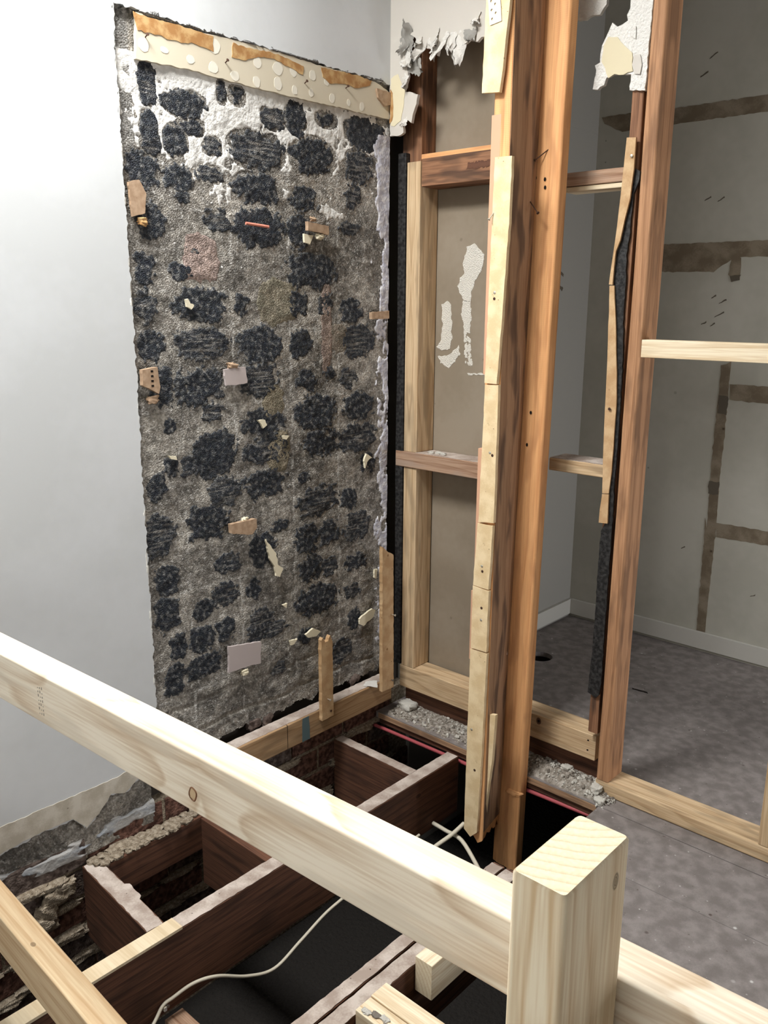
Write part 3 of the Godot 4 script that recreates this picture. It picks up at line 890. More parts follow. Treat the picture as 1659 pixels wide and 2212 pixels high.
	for q in [[0.722, 1.512, 0.055, 0.058, 190, 170, 160], [0.468, 1.403, 0.07, 0.062, 160, 152, 134], [0.275, 1.33, 0.022, 0.13, 178, 160, 148], [0.225, 1.30, 0.034, 0.045, 152, 142, 128], [0.475, 0.98, 0.045, 0.06, 158, 148, 128], [0.49, 1.125, 0.04, 0.05, 156, 146, 126]]:
		sdd += 61.0
		var s0 := sdd
		var pf := func(u: float, v: float) -> Array:
			var r := pow(pow(absf(u - q[0]) / q[2], 3.0) + pow(absf(v - q[1]) / q[3], 3.0), 1.0 / 3.0)
			var n1 := NA.get_noise_2d(u * 2500.0 + s0, v * 2500.0)
			return [minf((1.0 - r) * 1.6 + 0.4 * n1, 0.9), 0.0016, lin(q[4], q[5], q[6]).lerp(lin(q[4] - 26, q[5] - 24, q[6] - 22), clampf(0.5 + 2.0 * n1, 0.0, 1.0))]
		relief(wl, "bare_patch", q[0] - q[2] * 1.3, q[0] + q[2] * 1.3, q[1] - q[3] * 1.3, q[1] + q[3] * 1.3, pf, "masonry")
	# painted band with round glue dots above the tiles
	slab_a(wl, "paint_band", ragged(pts([0.881, 2.046, 0.843, 2.041, 0.752, 2.038, 0.629, 2.046, 0.489, 2.048, 0.314, 2.044, 0.199, 2.045, 0.066, 2.04, 0.014, 2.025, 0.011, 1.949, 0.057, 1.947, 0.239, 1.948, 0.424, 1.946, 0.628, 1.948, 0.728, 1.952, 0.806, 1.95, 0.888, 1.947]), 0.012, 0.003, 2.0), -0.012, 0.0105, "band")
	var dots := [0.867, 1.981, 0.016, 0.016, 0.81, 1.981, 0.012, 0.008, 0.737, 1.975, 0.012, 0.011, 0.669, 1.97, 0.015, 0.014, 0.602, 1.963, 0.014, 0.013, 0.527, 2.008, 0.014, 0.014, 0.531, 1.962, 0.013, 0.014, 0.458, 2.007, 0.019, 0.017, 0.458, 1.97, 0.015, 0.017, 0.401, 2.012, 0.014, 0.017, 0.398, 1.964, 0.011, 0.012, 0.337, 1.968, 0.009, 0.012, 0.331, 2.013, 0.013, 0.015, 0.256, 1.967, 0.012, 0.013, 0.189, 1.967, 0.008, 0.01, 0.134, 1.965, 0.01, 0.012, 0.663, 2.019, 0.018, 0.018, 0.277, 2.006, 0.011, 0.011]
	for i in range(0, dots.size(), 4):
		var p := PackedVector2Array()
		for k in 16:
			var a := TAU * k / 16.0
			p.append(Vector2(dots[i] + dots[i + 2] * cos(a) * 0.95, dots[i + 1] + dots[i + 3] * sin(a) * 0.95))
		slab_a(wl, "glue_dot", ragged(p, 0.02, 0.0025, i * 1.0), -0.002, 0.0012, "band_dot")
	var gi := 0.0
	for p in [[0.889, 2.043, 0.871, 2.043, 0.84, 2.043, 0.769, 2.043, 0.731, 2.042, 0.668, 2.041, 0.668, 2.005, 0.707, 2.01, 0.733, 2.014, 0.751, 2.006, 0.774, 2.008, 0.804, 2.005, 0.818, 2.01, 0.881, 2.008], [0.605, 2.038, 0.555, 2.037, 0.49, 2.041, 0.422, 2.038, 0.365, 2.029, 0.367, 2.007, 0.415, 2.017, 0.47, 2.028, 0.523, 2.023, 0.569, 2.005, 0.611, 2.005], [0.298, 2.039, 0.23, 2.042, 0.158, 2.045, 0.092, 2.041, 0.1, 2.026, 0.158, 2.011, 0.215, 2.014, 0.262, 2.003, 0.292, 2.015]]:
		slab_a(wl, "brown_glue", ragged(pts(p), 0.008, 0.004, gi), -0.0022, 0.0022, "glue")
		gi += 3.0
	for q in [[0.86, 1.995], [0.63, 1.985], [0.36, 1.985], [0.2, 2.0]]:
		nail(wl, Vector3(-0.01, q[1], q[0]), Vector3(1, 0.35, 0.1), 0.022, "rust", "screw")
	# grey broken edge over the band
	var rag_edge := func(u: float, v: float) -> Array:
		var n1 := NA.get_noise_2d(u * 1500.0, v * 3200.0 + 300.0)
		return [minf(0.55 - absf(v - 2.049 - 0.006 * n1) / 0.006 + 1.2 * n1, 0.9), 0.0135, lin(150, 150, 148)]
	relief(wl, "broken_edge", 0.02, 0.94, 2.03, 2.066, rag_edge, "masonry")
	var lip := func(u: float, v: float) -> Array:
		var n1 := NA.get_noise_2d(u * 1500.0, v * 1200.0 + 800.0)
		return [minf(0.35 - absf(u - 0.941) / 0.010 + 0.7 * n1, 0.9), 0.0115, lin(224, 222, 214)]
	relief(wl, "broken_edge", 0.90, 0.958, 0.2, 2.05, lip, "skin")
	# bricks of the footing, each on its own, with mortar squeezed out between
	var rb := RandomNumberGenerator.new()
	rb.seed = 77
	var brick_m := []
	for k in 4:
		brick_m.append(timber_mesh(Vector3(0.07, 0.074, 0.228), 2, 0.005, 0.0018))
	for k in range(-1, 7):
		var y := -0.041 - 0.086 * k
		var z := -0.02 - (0.12 if k % 2 == 0 else 0.0)
		while z < 1.95:
			if z + 0.228 > 0.0 or true:
				var o := put(wl, "brick", brick_m[rb.randi() % 4], [M["brick" if rb.randf() < 0.6 else "brick_grey"], M["brick"]], Vector3(-0.04 - rb.randf() * 0.008, y - 0.038, z + 0.114))
				o.rotation.y = rb.randf_range(-0.02, 0.02)
			z += 0.238
	box(wl, "mortar_bed", Vector3(-0.09, -0.75, -0.12), Vector3(-0.016, 0.05, 3.2), "mortar")
	var lm := []
	for k in 6:
		lm.append(lump_mesh(Vector3(0.026, 0.016, 0.10), k + 3, 0.6))
	for k in range(0, 4):
		var z := 0.03
		while z < 1.7:
			if rb.randf() < 0.78:
				var o := put(wl, "mortar_lump", lm[rb.randi() % 6], [M.mortar], Vector3(-0.004 + rb.randf_range(-0.006, 0.004), -0.036 - 0.086 * k + rb.randf_range(-0.004, 0.004), z))
				o.scale = Vector3(rb.randf_range(0.7, 1.2), rb.randf_range(0.8, 1.7), rb.randf_range(0.7, 1.5))
			z += rb.randf_range(0.07, 0.14)
	for q in [[1.26, -0.065, 0.07, 0.05], [1.29, -0.10, 0.05, 0.05], [1.235, -0.055, 0.05, 0.03], [1.3, -0.13, 0.06, 0.04], [1.08, -0.025, 0.09, 0.025]]:
		put(wl, "mortar_lump", lump_mesh(Vector3(0.035, q[3], q[2]), int(q[0] * 1000.0), 0.6, 7), [M.mortar], Vector3(0.0, q[1], q[0]))
	var blue := func(u: float, v: float) -> Array:
		var n1 := NA.get_noise_2d(u * 700.0, v * 2400.0 + 100.0)
		return [minf(0.55 - absf(v - 0.03 - 0.01 * sin(u * 14.0)) / 0.028 + 1.1 * n1, 0.9), 0.006, lin(150, 155, 160).lerp(lin(172, 170, 166), clampf(0.5 + n1 * 2.0, 0.0, 1.0))]
	relief(wl, "old_grey_paint", 0.96, 1.75, -0.006, 0.10, blue, "skin")
	box(wl, "chase_back", Vector3(-0.062, 0.0, 0.0), Vector3(-0.045, 0.2, 0.97), "wall_core")

func back_wall() -> void:
	var wb := structure("wall_back")
	slab_b(wb, "torn_plaster", ragged(pts([0, 2.71, 0.375, 2.71, 0.381, 2.113, 0.359, 2.115, 0.334, 2.116, 0.322, 2.106, 0.292, 2.115, 0.277, 2.108, 0.266, 2.098, 0.236, 2.112, 0.213, 2.118, 0.187, 2.12, 0.181, 2.093, 0.167, 2.107, 0.152, 2.118, 0.133, 2.125, 0.111, 2.13, 0.098, 2.156, 0.071, 2.171, 0.058, 2.141, 0.053, 2.12, 0.062, 2.094, 0.07, 2.07, 0.068, 2.048, 0.061, 2.031, 0.053, 2.02, 0.079, 2.013, 0.109, 2.002, 0.104, 1.978, 0.095, 1.958, 0.085, 1.927, 0.065, 1.944, 0.053, 1.929, 0.056, 1.904, 0.04, 1.899, 0.001, 1.901, -0.002, 2.051]), 0.008, 0.003, 3.0), 0.0, 0.011, "paint_warm")
	slab_b(wb, "torn_plaster", ragged(pts([0.645, 2.71, 0.735, 2.71, 0.705, 2.124, 0.699, 2.117, 0.691, 2.104, 0.67, 2.106, 0.657, 2.106, 0.649, 2.1, 0.629, 2.104]), 0.008, 0.004, 4.0), -0.011, 0.011, "torn_paper")
	slab_b(wb, "torn_plaster", ragged(pts([0.772, 2.71, 0.825, 2.71, 0.83, 2.092, 0.829, 2.06, 0.827, 2.011, 0.827, 1.962, 0.826, 1.911, 0.786, 1.917, 0.785, 1.946, 0.785, 1.953, 0.761, 1.957, 0.736, 1.961, 0.72, 1.956, 0.713, 1.94, 0.697, 1.931, 0.683, 1.934, 0.69, 1.966, 0.686, 1.989, 0.698, 1.994, 0.702, 2.033, 0.715, 2.055, 0.727, 2.079, 0.742, 2.067, 0.754, 2.069, 0.768, 2.075, 0.766, 2.089, 0.772, 2.101]), 0.008, 0.003, 5.0), -0.009, 0.012, "plaster_white")
	slab_b(wb, "cream_face", ragged(pts([0.709, 2.031, 0.72, 2.046, 0.744, 2.043, 0.762, 2.022, 0.787, 2.001, 0.791, 1.96, 0.767, 1.954, 0.743, 1.958, 0.727, 1.954, 0.717, 1.977, 0.705, 1.993]), 0.010, 0.003, 6.0), 0.003, 0.003, "cream_board")
	slab_b(wb, "paper_scrap", ragged(pts([0.763, 2.06, 0.792, 2.059, 0.793, 2.029, 0.78, 2.039]), 0.012, 0.002, 7.0), 0.004, 0.002, "plaster_white", 2.0)
	slab_b(wb, "paper_scrap", ragged(pts([0.794, 1.995, 0.809, 1.995, 0.814, 1.97, 0.812, 1.949, 0.797, 1.951, 0.789, 1.974]), 0.012, 0.002, 8.0), 0.004, 0.002, "paint_warm", 1.5)
	# cream patch where the plaster is stripped to its older coat, by the corner
	slab_b(wb, "cream_face", ragged(pts([0.004, 2.06, 0.03, 2.07, 0.052, 2.03, 0.06, 2.02, 0.055, 1.98, 0.045, 1.94, 0.02, 1.925, 0.004, 1.93]), 0.01, 0.004, 9.0), 0.0105, 0.002, "cream_board")
	slab_b(wb, "brown_glue", ragged(pts([0.002, 2.03, 0.012, 2.02, 0.016, 1.98, 0.012, 1.94, 0.002, 1.935]), 0.008, 0.003, 12.0), 0.0115, 0.0025, "glue")
	# curls of torn paper along the broken edge
	var sdk := 0
	for q in [[0.052, 2.128, 0.05, 0.06, 2.75, 1], [0.075, 2.165, 0.03, 0.05, -0.6, 1], [0.10, 2.15, 0.04, 0.03, 0.9, 0], [0.13, 2.15, 0.035, 0.055, -0.3, 0], [0.165, 2.16, 0.04, 0.05, 0.2, 0], [0.195, 2.16, 0.05, 0.075, -0.15, 0], [0.22, 2.15, 0.05, 0.06, 0.3, 0], [0.25, 2.145, 0.05, 0.085, 0.12, 0], [0.285, 2.148, 0.045, 0.045, 0.6, 1], [0.31, 2.172, 0.03, 0.03, 0.5, 0], [0.05, 2.115, 0.045, 0.05, 0.8, 0], [0.075, 2.09, 0.05, 0.06, 1.05, 1], [0.05, 2.06, 0.03, 0.04, 0.5, 0], [0.06, 1.945, 0.02, 0.03, 0.2, 0]]:
		sdk += 1
		curl(wb, Vector3(q[0], q[1] + 0.006, 0.012), q[2] * 1.15, q[3] * 1.15, q[4], "grey_paper" if q[5] == 1 else "torn_paper", sdk)
	# bitumen strip in the corner
	var o := timber(wb, "bitumen_strip", Vector3(0.002, 0.16, -0.05), Vector3(0.033, 1.855, -0.028), 1, "black_felt", 0.003, 0.004)
	o.set_meta("label", "black tarred strip")

func curl(parent: Node, at: Vector3, w: float, l: float, ang: float, m: String, sd: int) -> void:
	var b := MB.new()
	var nu := 8
	var nv := 12
	var dir := Vector3(sin(ang), -cos(ang), 0.0)
	var side := Vector3(cos(ang), sin(ang), 0.0)
	var P := []
	for j in nv + 1:
		var t := float(j) / nv
		for i in nu + 1:
			var s := float(i) / nu - 0.5
			var ww := w * (1.0 - 0.75 * t * t + 0.25 * NC.get_noise_2d(t * 300.0 + sd * 50.0, 3.0))
			var bendz := 0.024 * t * t + 0.010 * sin(s * 5.0 + sd) * t + 0.007 * NA.get_noise_3d(s * 280.0, t * 280.0, sd * 90.0)
			P.append(at + side * (s * ww + 0.01 * NC.get_noise_2d(t * 240.0, sd * 70.0)) + dir * (t * l * (1.0 + 0.35 * NA.get_noise_2d(s * 500.0, sd * 33.0))) + Vector3(0, 0, bendz - 0.004))
	for pass_ in 2:
		var first := b.v.size()
		for j in nv + 1:
			for i in nu + 1:
				var gx: Vector3 = P[j * (nu + 1) + mini(i + 1, nu)] - P[j * (nu + 1) + maxi(i - 1, 0)]
				var gy: Vector3 = P[mini(j + 1, nv) * (nu + 1) + i] - P[maxi(j - 1, 0) * (nu + 1) + i]
				var n := gx.cross(gy).normalized()
				n = n if n.z > 0.0 else -n
				b.vert(P[j * (nu + 1) + i] - at - n * (0.0 if pass_ == 0 else 0.0009), n if pass_ == 0 else -n)
		for j in nv:
			for i in nu:
				var a := first + j * (nu + 1) + i
				b.quad(a, a + 1, a + nu + 2, a + nu + 1)
	put(parent, "paper_curl", b.mesh(), [M[m]], at)

func subfloor() -> void:
	var j := "dark old floor joists left bare over the pit"
	tag(timber(self, "floor_joist", Vector3(0.335, -0.225, 0.075), Vector3(0.38, -0.025, 3.1), 2, "joist_wood", 0.003, 0.0012), "long dark floor joist with a pale packer on it and a cable along its side", "joist", j)
	timber_dust($floor_joist, 0.335, 0.38, 0.08, 1.3)
	tag(timber(self, "floor_joist", Vector3(0.774, -0.225, 0.44), Vector3(0.809, -0.027, 3.1), 2, "joist_wood", 0.002, 0.001), "grey-topped floor joist, the left one of the close pair across the pit", "joist", j)
	timber_dust($floor_joist_001, 0.774, 0.809, 0.45, 1.4)
	tag(timber(self, "floor_joist", Vector3(0.816, -0.225, 0.44), Vector3(0.856, -0.025, 3.1), 2, "joist_wood", 0.002, 0.001), "stained floor joist of the close pair, with pine blocks nailed to its right", "joist", j)
	timber_dust($floor_joist_002, 0.816, 0.856, 0.45, 1.4)
	tag(timber(self, "floor_joist", Vector3(0.0, -0.13, 0.62), Vector3(0.043, -0.025, 1.15), 2, "joist_wood", 0.002, 0.001), "short reddish joist lying against the brick footing, mortar crumbs along its top", "joist", j)
	# blocking between joists
	var g := "blocking boards between the old joists"
	var a := timber(self, "joist_block", Vector3(0.0, -0.235, 1.15), Vector3(0.338, -0.025, 1.198), 0, "joist_wood", 0.002, 0.001)
	a.rotation.y = -0.065
	tag(a, "dark blocking board with a dusty white top, nearest below the left painted wall", "joist", g)
	slab(a, "dust_layer", ragged(pts([-0.165, -0.022, 0.165, -0.022, 0.165, 0.02, 0.05, 0.022, 0.04, 0.03, -0.02, 0.031, -0.03, 0.021, -0.165, 0.02]), 0.012, 0.003, 1.0), Vector3(0, 0.104, 0), XA, -ZA, 0.002, "dust_top")
	tag(timber(self, "joist_block", Vector3(0.0, -0.24, 0.233), Vector3(0.338, -0.025, 0.27), 0, "joist_wood", 0.002, 0.0008), "smooth brown blocking board in the pit corner below the wall timber", "joist", g)
	slab($joist_block_001, "dust_layer", ragged(pts([-0.165, -0.017, 0.165, -0.017, 0.165, 0.017, -0.165, 0.017]), 0.012, 0.002, 2.0), Vector3(0, 0.107, 0), XA, -ZA, 0.0012, "dust_top")
	tag(timber(self, "joist_block", Vector3(0.043, -0.24, 0.80), Vector3(0.338, -0.03, 0.845), 0, "joist_wood", 0.002, 0.001), "dark blocking board half hidden under the long white-topped rail", "joist", g)
	tag(timber(self, "bearer_block", Vector3(0.38, -0.34, 1.155), Vector3(0.774, -0.24, 1.205), 0, "dusty_wood", 0.002, 0.0008), "low grey timber block below the white cable clip", "joist")
	# packers
	tag(box(self, "packing_strip", Vector3(0.345, -0.022, 1.147), Vector3(0.388, -0.014, 1.72), "ply", 0.001), "pale flat packing strip lying on the dark joist", "packer")
	tag(timber(self, "pine_block", Vector3(0.858, -0.09, 0.72), Vector3(0.906, 0.0, 0.862), 2, "pine", 0.002), "short upright pine block behind the other new blocks under the rail", "block", "new pine blocks beside the joist pair")
	var d := timber(self, "pine_block", Vector3(0.858, -0.095, 0.958), Vector3(1.16, -0.005, 1.006), 0, "pine", 0.002)
	tag(d, "new pine block with a nail hole, on the far side of the doubled blocks", "block", "new pine blocks beside the joist pair")
	var d2 := timber(self, "pine_block", Vector3(0.858, -0.10, 1.007), Vector3(1.16, -0.008, 1.053), 0, "pine", 0.002)
	tag(d2, "pine block crusted with white glue and dirt, nearest in front of the doubled blocks", "block", "new pine blocks beside the joist pair")
	for k in 9:
		put(d2, "glue_crust", lump_mesh(Vector3(0.02, 0.006, 0.014), k + 60, 0.6), [M["rubble" if k % 2 == 0 else "rubble_grey"]], Vector3(-0.13 + 0.02 * k, 0.047, 0.012 - 0.006 * (k % 3)))
	# board edges and the old ledge
	var ledge := thing("cut_floorboard", "cut edge of old layered floorboards under plaster rubble, along the studs", "board", Vector3(0.44, -0.045, 0.0))
	timber(ledge, "board_layer", Vector3(-0.43, 0.022, -0.10), Vector3(0.425, 0.043, 0.060), 0, "shade_grime_wood", 0.002, 0.0012)
	timber(ledge, "board_layer", Vector3(-0.43, 0.0, -0.10), Vector3(0.42, 0.021, 0.052), 0, "joist_wood", 0.002, 0.0012)
	tag(put(self, "red_pipe", tube_mesh(curve([Vector3(-0.02, -0.052, 0.066), Vector3(0.3, -0.052, 0.06), Vector3(0.6, -0.053, 0.054), Vector3(0.868, -0.05, 0.046)], 6), 0.0062), [M.red_pipe]), "thin red pipe running along the edge of the pit", "pipe")
	var cb := thing("cable", "cream cable sagging along the dark joist in the pit", "cable", Vector3(0.4, -0.2, 1.0))
	var cp := []
	for q in [[0.404, -0.19, 0.30], [0.404, -0.20, 0.50], [0.404, -0.222, 0.62], [0.404, -0.234, 0.704], [0.41, -0.258, 0.803], [0.415, -0.278, 0.897], [0.408, -0.252, 0.978], [0.402, -0.197, 1.066], [0.396, -0.178, 1.13], [0.39, -0.185, 1.184], [0.388, -0.191, 1.212], [0.398, -0.213, 1.246], [0.44, -0.26, 1.36], [0.46, -0.3, 1.6]]:
		cp.append(Vector3(q[0], q[1], q[2]) - Vector3(0.4, -0.2, 1.0))
	put(cb, "sheath", tube_mesh(curve(cp, 8), 0.0042), [M.cable_white])
	put(cb, "cable_clip", box_mesh(Vector3(0.012, 0.012, 0.008), 0.002), [M.cable_white], Vector3(-0.012, 0.0, 0.208))
	nail(cb, Vector3(-0.02, 0.006, 0.204), Vector3(1, 0.2, 0), 0.02, "steel", "clip_nail")
	var g2 := "cut cable ends beside the hanging stud"
	tag(put(self, "cut_cable", tube_mesh(curve([Vector3(0.383, -0.205, 0.205), Vector3(0.44, -0.2, 0.215), Vector3(0.52, -0.19, 0.235), Vector3(0.62, -0.22, 0.28)], 6), 0.0065), [M.cable_white]), "grey-white cut cable end sloping down to the right in the pit", "cable", g2)
	tag(put(self, "cut_cable", tube_mesh(curve([Vector3(0.50, -0.155, 0.20), Vector3(0.49, -0.175, 0.25), Vector3(0.47, -0.2, 0.33), Vector3(0.46, -0.24, 0.42)], 6), 0.0065), [M.cable_white]), "grey-white cut cable end rising to the foot of the hanging stud", "cable", g2)

func timber_dust(o: Node, x0: float, x1: float, z0: float, z1: float) -> void:
	var w := x1 - x0
	var zc := 1.5875 if o.name == "floor_joist" else 1.77
	var p := ragged(pts([z0 - zc, -w * 0.5 + 0.001, z1 - zc, -w * 0.5 + 0.001, z1 - zc, w * 0.5 - 0.001, z0 - zc, w * 0.5 - 0.001]), 0.014, 0.0025, x0 * 40.0)
	slab(o, "dust_layer", p, Vector3(0, 0.1005, 0), ZA, XA, 0.0012, "dust_top")

func stud_frame() -> void:
	# new and old timbers of the stripped stud wall, each one a thing
	tag(timber(self, "bottom_plate", Vector3(0.03, 0.078, -0.112), Vector3(0.803, 0.159, -0.03), 0, "aged_pine", 0.003), "new pine bottom plate with a knot, raised on the dark old plate", "plate")
	disc_b($bottom_plate, "knot", Vector3(0.19, 0.022, 0.0411), 0.009, 0.011, "brown_wood", 5.0)
	disc_b($bottom_plate, "knot_heart", Vector3(0.19, 0.022, 0.0416), 0.004, 0.005, "hole_dark", 6.0)
	for q in [[0.362, 0.02], [0.362, -0.012]]:
		disc_b($bottom_plate, "nail_hole", Vector3(q[0], q[1], 0.0411), 0.003, 0.0026, "hole_dark", q[1])
	tag(timber(self, "old_bottom_plate", Vector3(0.03, 0.001, -0.12), Vector3(0.80, 0.077, -0.064), 0, "joist_wood", 0.003, 0.0015), "dark old bottom plate behind the rubble, under the new pine plate", "plate")
	tag(timber(self, "wall_stud", Vector3(0.036, 0.926, -0.118), Vector3(0.091, 1.826, -0.03), 1, "aged_pine", 0.003), "upper pine stud in the corner, from the middle noggin to the top noggin", "stud")
	tag(timber(self, "wall_stud", Vector3(0.037, 0.160, -0.116), Vector3(0.092, 0.872, -0.03), 1, "aged_pine", 0.003), "lower pine stud in the corner, greenish, standing on the bottom plate", "stud")
	tag(timber(self, "old_wall_stud", Vector3(0.0, 1.828, -0.12), Vector3(0.076, 2.72, -0.05), 1, "brown_wood", 0.003, 0.001), "dark reddish old stud in the corner, behind the torn plaster", "stud")
	tag(timber(self, "noggin", Vector3(0.005, 0.873, -0.118), Vector3(0.533, 0.925, -0.025), 0, "dusty_wood", 0.003, 0.0008), "dusty reddish noggin across the left bay, with plaster crumbs on top", "noggin")
	slab($noggin, "dust_layer", ragged(pts([-0.18, -0.042, 0.26, -0.042, 0.26, 0.04, -0.17, 0.04]), 0.012, 0.004, 1.0), Vector3(0, 0.0262, 0), XA, -ZA, 0.0012, "dust_top")
	timber(self, "noggin", Vector3(0.0945, 1.751, -0.118), Vector3(0.535, 1.832, -0.03), 0, "brown_wood", 0.003, 0.0008)
	tag($noggin_001, "dark brown old noggin with burnt knots at the top of the left bay", "noggin")
	timber($noggin_001, "upper_lip", Vector3(-0.235, 0.041, -0.03), Vector3(0.215, 0.056, 0.028), 0, "orange_wood", 0.002)
	for k in 7:
		slab_b($noggin_001, "burn_mark", ragged(pts([-0.05 + 0.012 * k, -0.006, -0.03 + 0.012 * k, -0.002 - 0.003 * (k % 3), -0.024 + 0.012 * k, 0.012, -0.045 + 0.012 * k, 0.010 + 0.002 * (k % 2)]), 0.004, 0.006, k * 3.0), 0.0445, 0.0004 + 0.00005 * k, "joist_wood")
	timber(self, "noggin", Vector3(0.60, 0.938, -0.112), Vector3(0.783, 0.974, -0.02), 0, "aged_pine", 0.003)
	tag($noggin_002, "pale noggin with a white dusty top, across the right bay at half height", "noggin")
	slab($noggin_002, "dust_layer", ragged(pts([-0.09, -0.044, 0.09, -0.044, 0.09, 0.044, -0.09, 0.044]), 0.012, 0.003, 3.0), Vector3(0, 0.0182, 0), XA, -ZA, 0.0012, "dust_top")
	timber(self, "noggin", Vector3(0.60, 1.709, -0.112), Vector3(0.783, 1.744, -0.02), 0, "dusty_wood", 0.003)
	tag($noggin_003, "weathered pinkish noggin at the top of the right bay", "noggin")
	timber($noggin_003, "lower_strip", Vector3(-0.091, -0.031, -0.02), Vector3(0.091, -0.019, 0.044), 0, "ply", 0.002)
	tag(timber(self, "wall_stud", Vector3(0.828, 0.045, -0.088), Vector3(0.866, 2.72, 0.0), 1, "old_wood", 0.006, 0.0012), "old orange stud at the right, standing on the new floor plate", "stud")
	# packing on the left of that stud
	tag(timber(self, "packing_batten", Vector3(0.788, 0.182, -0.058), Vector3(0.8195, 1.925, -0.005), 1, "brown_wood", 0.003, 0.0018), "grooved brown batten nailed to the left of the right stud", "batten")
	var g := "pale packing strips left of the right stud"
	tag(slab_b(self, "packing_strip", ragged(pts([0.792, 1.807, 0.816, 1.804, 0.816, 1.731, 0.812, 1.661, 0.8, 1.608, 0.793, 1.563, 0.782, 1.536, 0.78, 1.454, 0.769, 1.454, 0.782, 1.6]), 0.03, 0.0012, 1.0), 0.007, 0.006, "tan_strip"), "longest pale packing strip, at the top beside the black felt, with a nail head", "strip", g)
	nail($packing_strip_001, Vector3(0.018, 0.13, -0.02), ZA, 0.03, "screw")
	tag(slab_b(self, "packing_strip", ragged(pts([0.771, 1.452, 0.784, 1.452, 0.796, 1.355, 0.813, 1.164, 0.813, 0.964, 0.809, 0.905, 0.79, 0.902, 0.784, 1.037, 0.778, 1.283]), 0.03, 0.0015, 2.0), 0.006, 0.005, "tan_strip"), "middle pale packing strip, left of the straight run of black felt", "strip", g)
	nail($packing_strip_002, Vector3(0.004, -0.05, -0.02), ZA, 0.03, "rust")
	tag(slab_b(self, "packing_strip", ragged(pts([0.791, 0.9, 0.81, 0.903, 0.812, 0.821, 0.786, 0.819, 0.787, 0.858]), 0.03, 0.0012, 3.0), 0.006, 0.006, "tan_strip"), "shortest pale packing strip, lowest beside the black felt", "strip", g)
	tag(slab_b(self, "bitumen_felt", ragged(pts([0.812, 1.733, 0.829, 1.726, 0.827, 1.705, 0.815, 1.674, 0.813, 1.617, 0.813, 1.581, 0.808, 1.526, 0.812, 1.452, 0.811, 1.414, 0.813, 1.355, 0.818, 1.284, 0.822, 1.115, 0.821, 0.926, 0.822, 0.87, 0.823, 0.782, 0.823, 0.664, 0.822, 0.525, 0.823, 0.351, 0.818, 0.31, 0.809, 0.297, 0.783, 0.308, 0.785, 0.348, 0.788, 0.437, 0.79, 0.554, 0.789, 0.703, 0.79, 0.794, 0.804, 0.827, 0.804, 0.885, 0.812, 1.114, 0.801, 1.283, 0.788, 1.395, 0.776, 1.452, 0.774, 1.527, 0.779, 1.549, 0.79, 1.573, 0.791, 1.609, 0.807, 1.671]), 0.012, 0.0025, 4.0), -0.003, 0.0075, "black_felt", -0.004), "wrinkled strip of black bitumen felt hanging beside the right stud", "felt")
	tag(timber(self, "floor_plate", Vector3(0.826, 0.0, -0.09), Vector3(2.6, 0.045, 0.0), 0, "aged_pine", 0.006), "new pine plate lying on the floorboards at the right", "plate")
	tag(timber(self, "jamb_stud", Vector3(1.292, 0.045, -0.088), Vector3(1.337, 2.72, 0.0), 1, "orange_wood", 0.003), "new stud at the right edge of the picture, on the floor plate", "stud")
	$jamb_stud.set_surface_override_material(0, M.aged_pine)
	tag(timber(self, "pine_noggin", Vector3(0.866, 1.2715, -0.045), Vector3(1.292, 1.3165, 0.0), 0, "pine", 0.002), "clean pale pine noggin running right from the orange stud", "noggin")
	# lining board behind the left bay
	var lb := thing("plasterboard_sheet", "brown-backed plasterboard sheet with white plaster smears, behind the left bay", "plasterboard", Vector3(0.28, 0.15, -0.126))
	box(lb, "sheet", Vector3(-0.28, 0.0, -0.006), Vector3(0.20, 2.57, 0.006), "board_back", 0.001)
	var sd := 20.0
	for p in [[0.205, 1.552, 0.207, 1.577, 0.236, 1.584, 0.274, 1.55, 0.273, 1.517, 0.246, 1.476, 0.231, 1.443, 0.227, 1.413, 0.202, 1.413, 0.176, 1.456, 0.186, 1.482, 0.202, 1.49, 0.195, 1.528], [0.113, 1.4, 0.138, 1.411, 0.153, 1.4, 0.159, 1.296, 0.152, 1.26, 0.114, 1.256, 0.091, 1.267, 0.113, 1.285, 0.118, 1.339], [0.103, 1.236, 0.149, 1.242, 0.188, 1.275, 0.193, 1.244, 0.15, 1.202, 0.115, 1.214], [0.224, 1.188, 0.295, 1.193, 0.295, 1.189, 0.23, 1.182], [0.198, 1.413, 0.227, 1.413, 0.231, 1.362, 0.23, 1.315, 0.209, 1.315, 0.195, 1.37]]:
		var q := pts(p)
		for i in q.size():
			q[i] -= Vector2(0.28, 0.15)
		slab(lb, "plaster_smear", ragged(q, 0.006, 0.006, sd), Vector3(0, 0, 0.006), XA, UP, 0.0012, "board_smear")
		sd += 1.0
	var sp := []
	for k in 3:
		sp.append(lump_mesh(Vector3(0.011, 0.017, 0.0022), 500 + k, 0.6, 4))
	for k in 60:
		var f := rng.randf()
		var c := Vector2(lerpf(0.216, 0.229, f), lerpf(1.323, 1.215, f)) + Vector2(rng.randf_range(-0.012, 0.012), 0)
		var o := put(lb, "plaster_smear", sp[k % 3], [M.board_smear], Vector3(c.x - 0.28, c.y - 0.15, 0.006))
		o.scale = Vector3.ONE * rng.randf_range(0.3, 0.95)

func disc_b(parent: Node, nm: String, at: Vector3, rx: float, ry: float, m: String, sd: float) -> void:
	var p := PackedVector2Array()
	for k in 14:
		var a := TAU * k / 14.0
		p.append(Vector2(rx * cos(a), ry * sin(a)))
	slab(parent, nm, ragged(p, 0.05, rx * 0.15, sd), at, XA, UP, 0.0004, m)

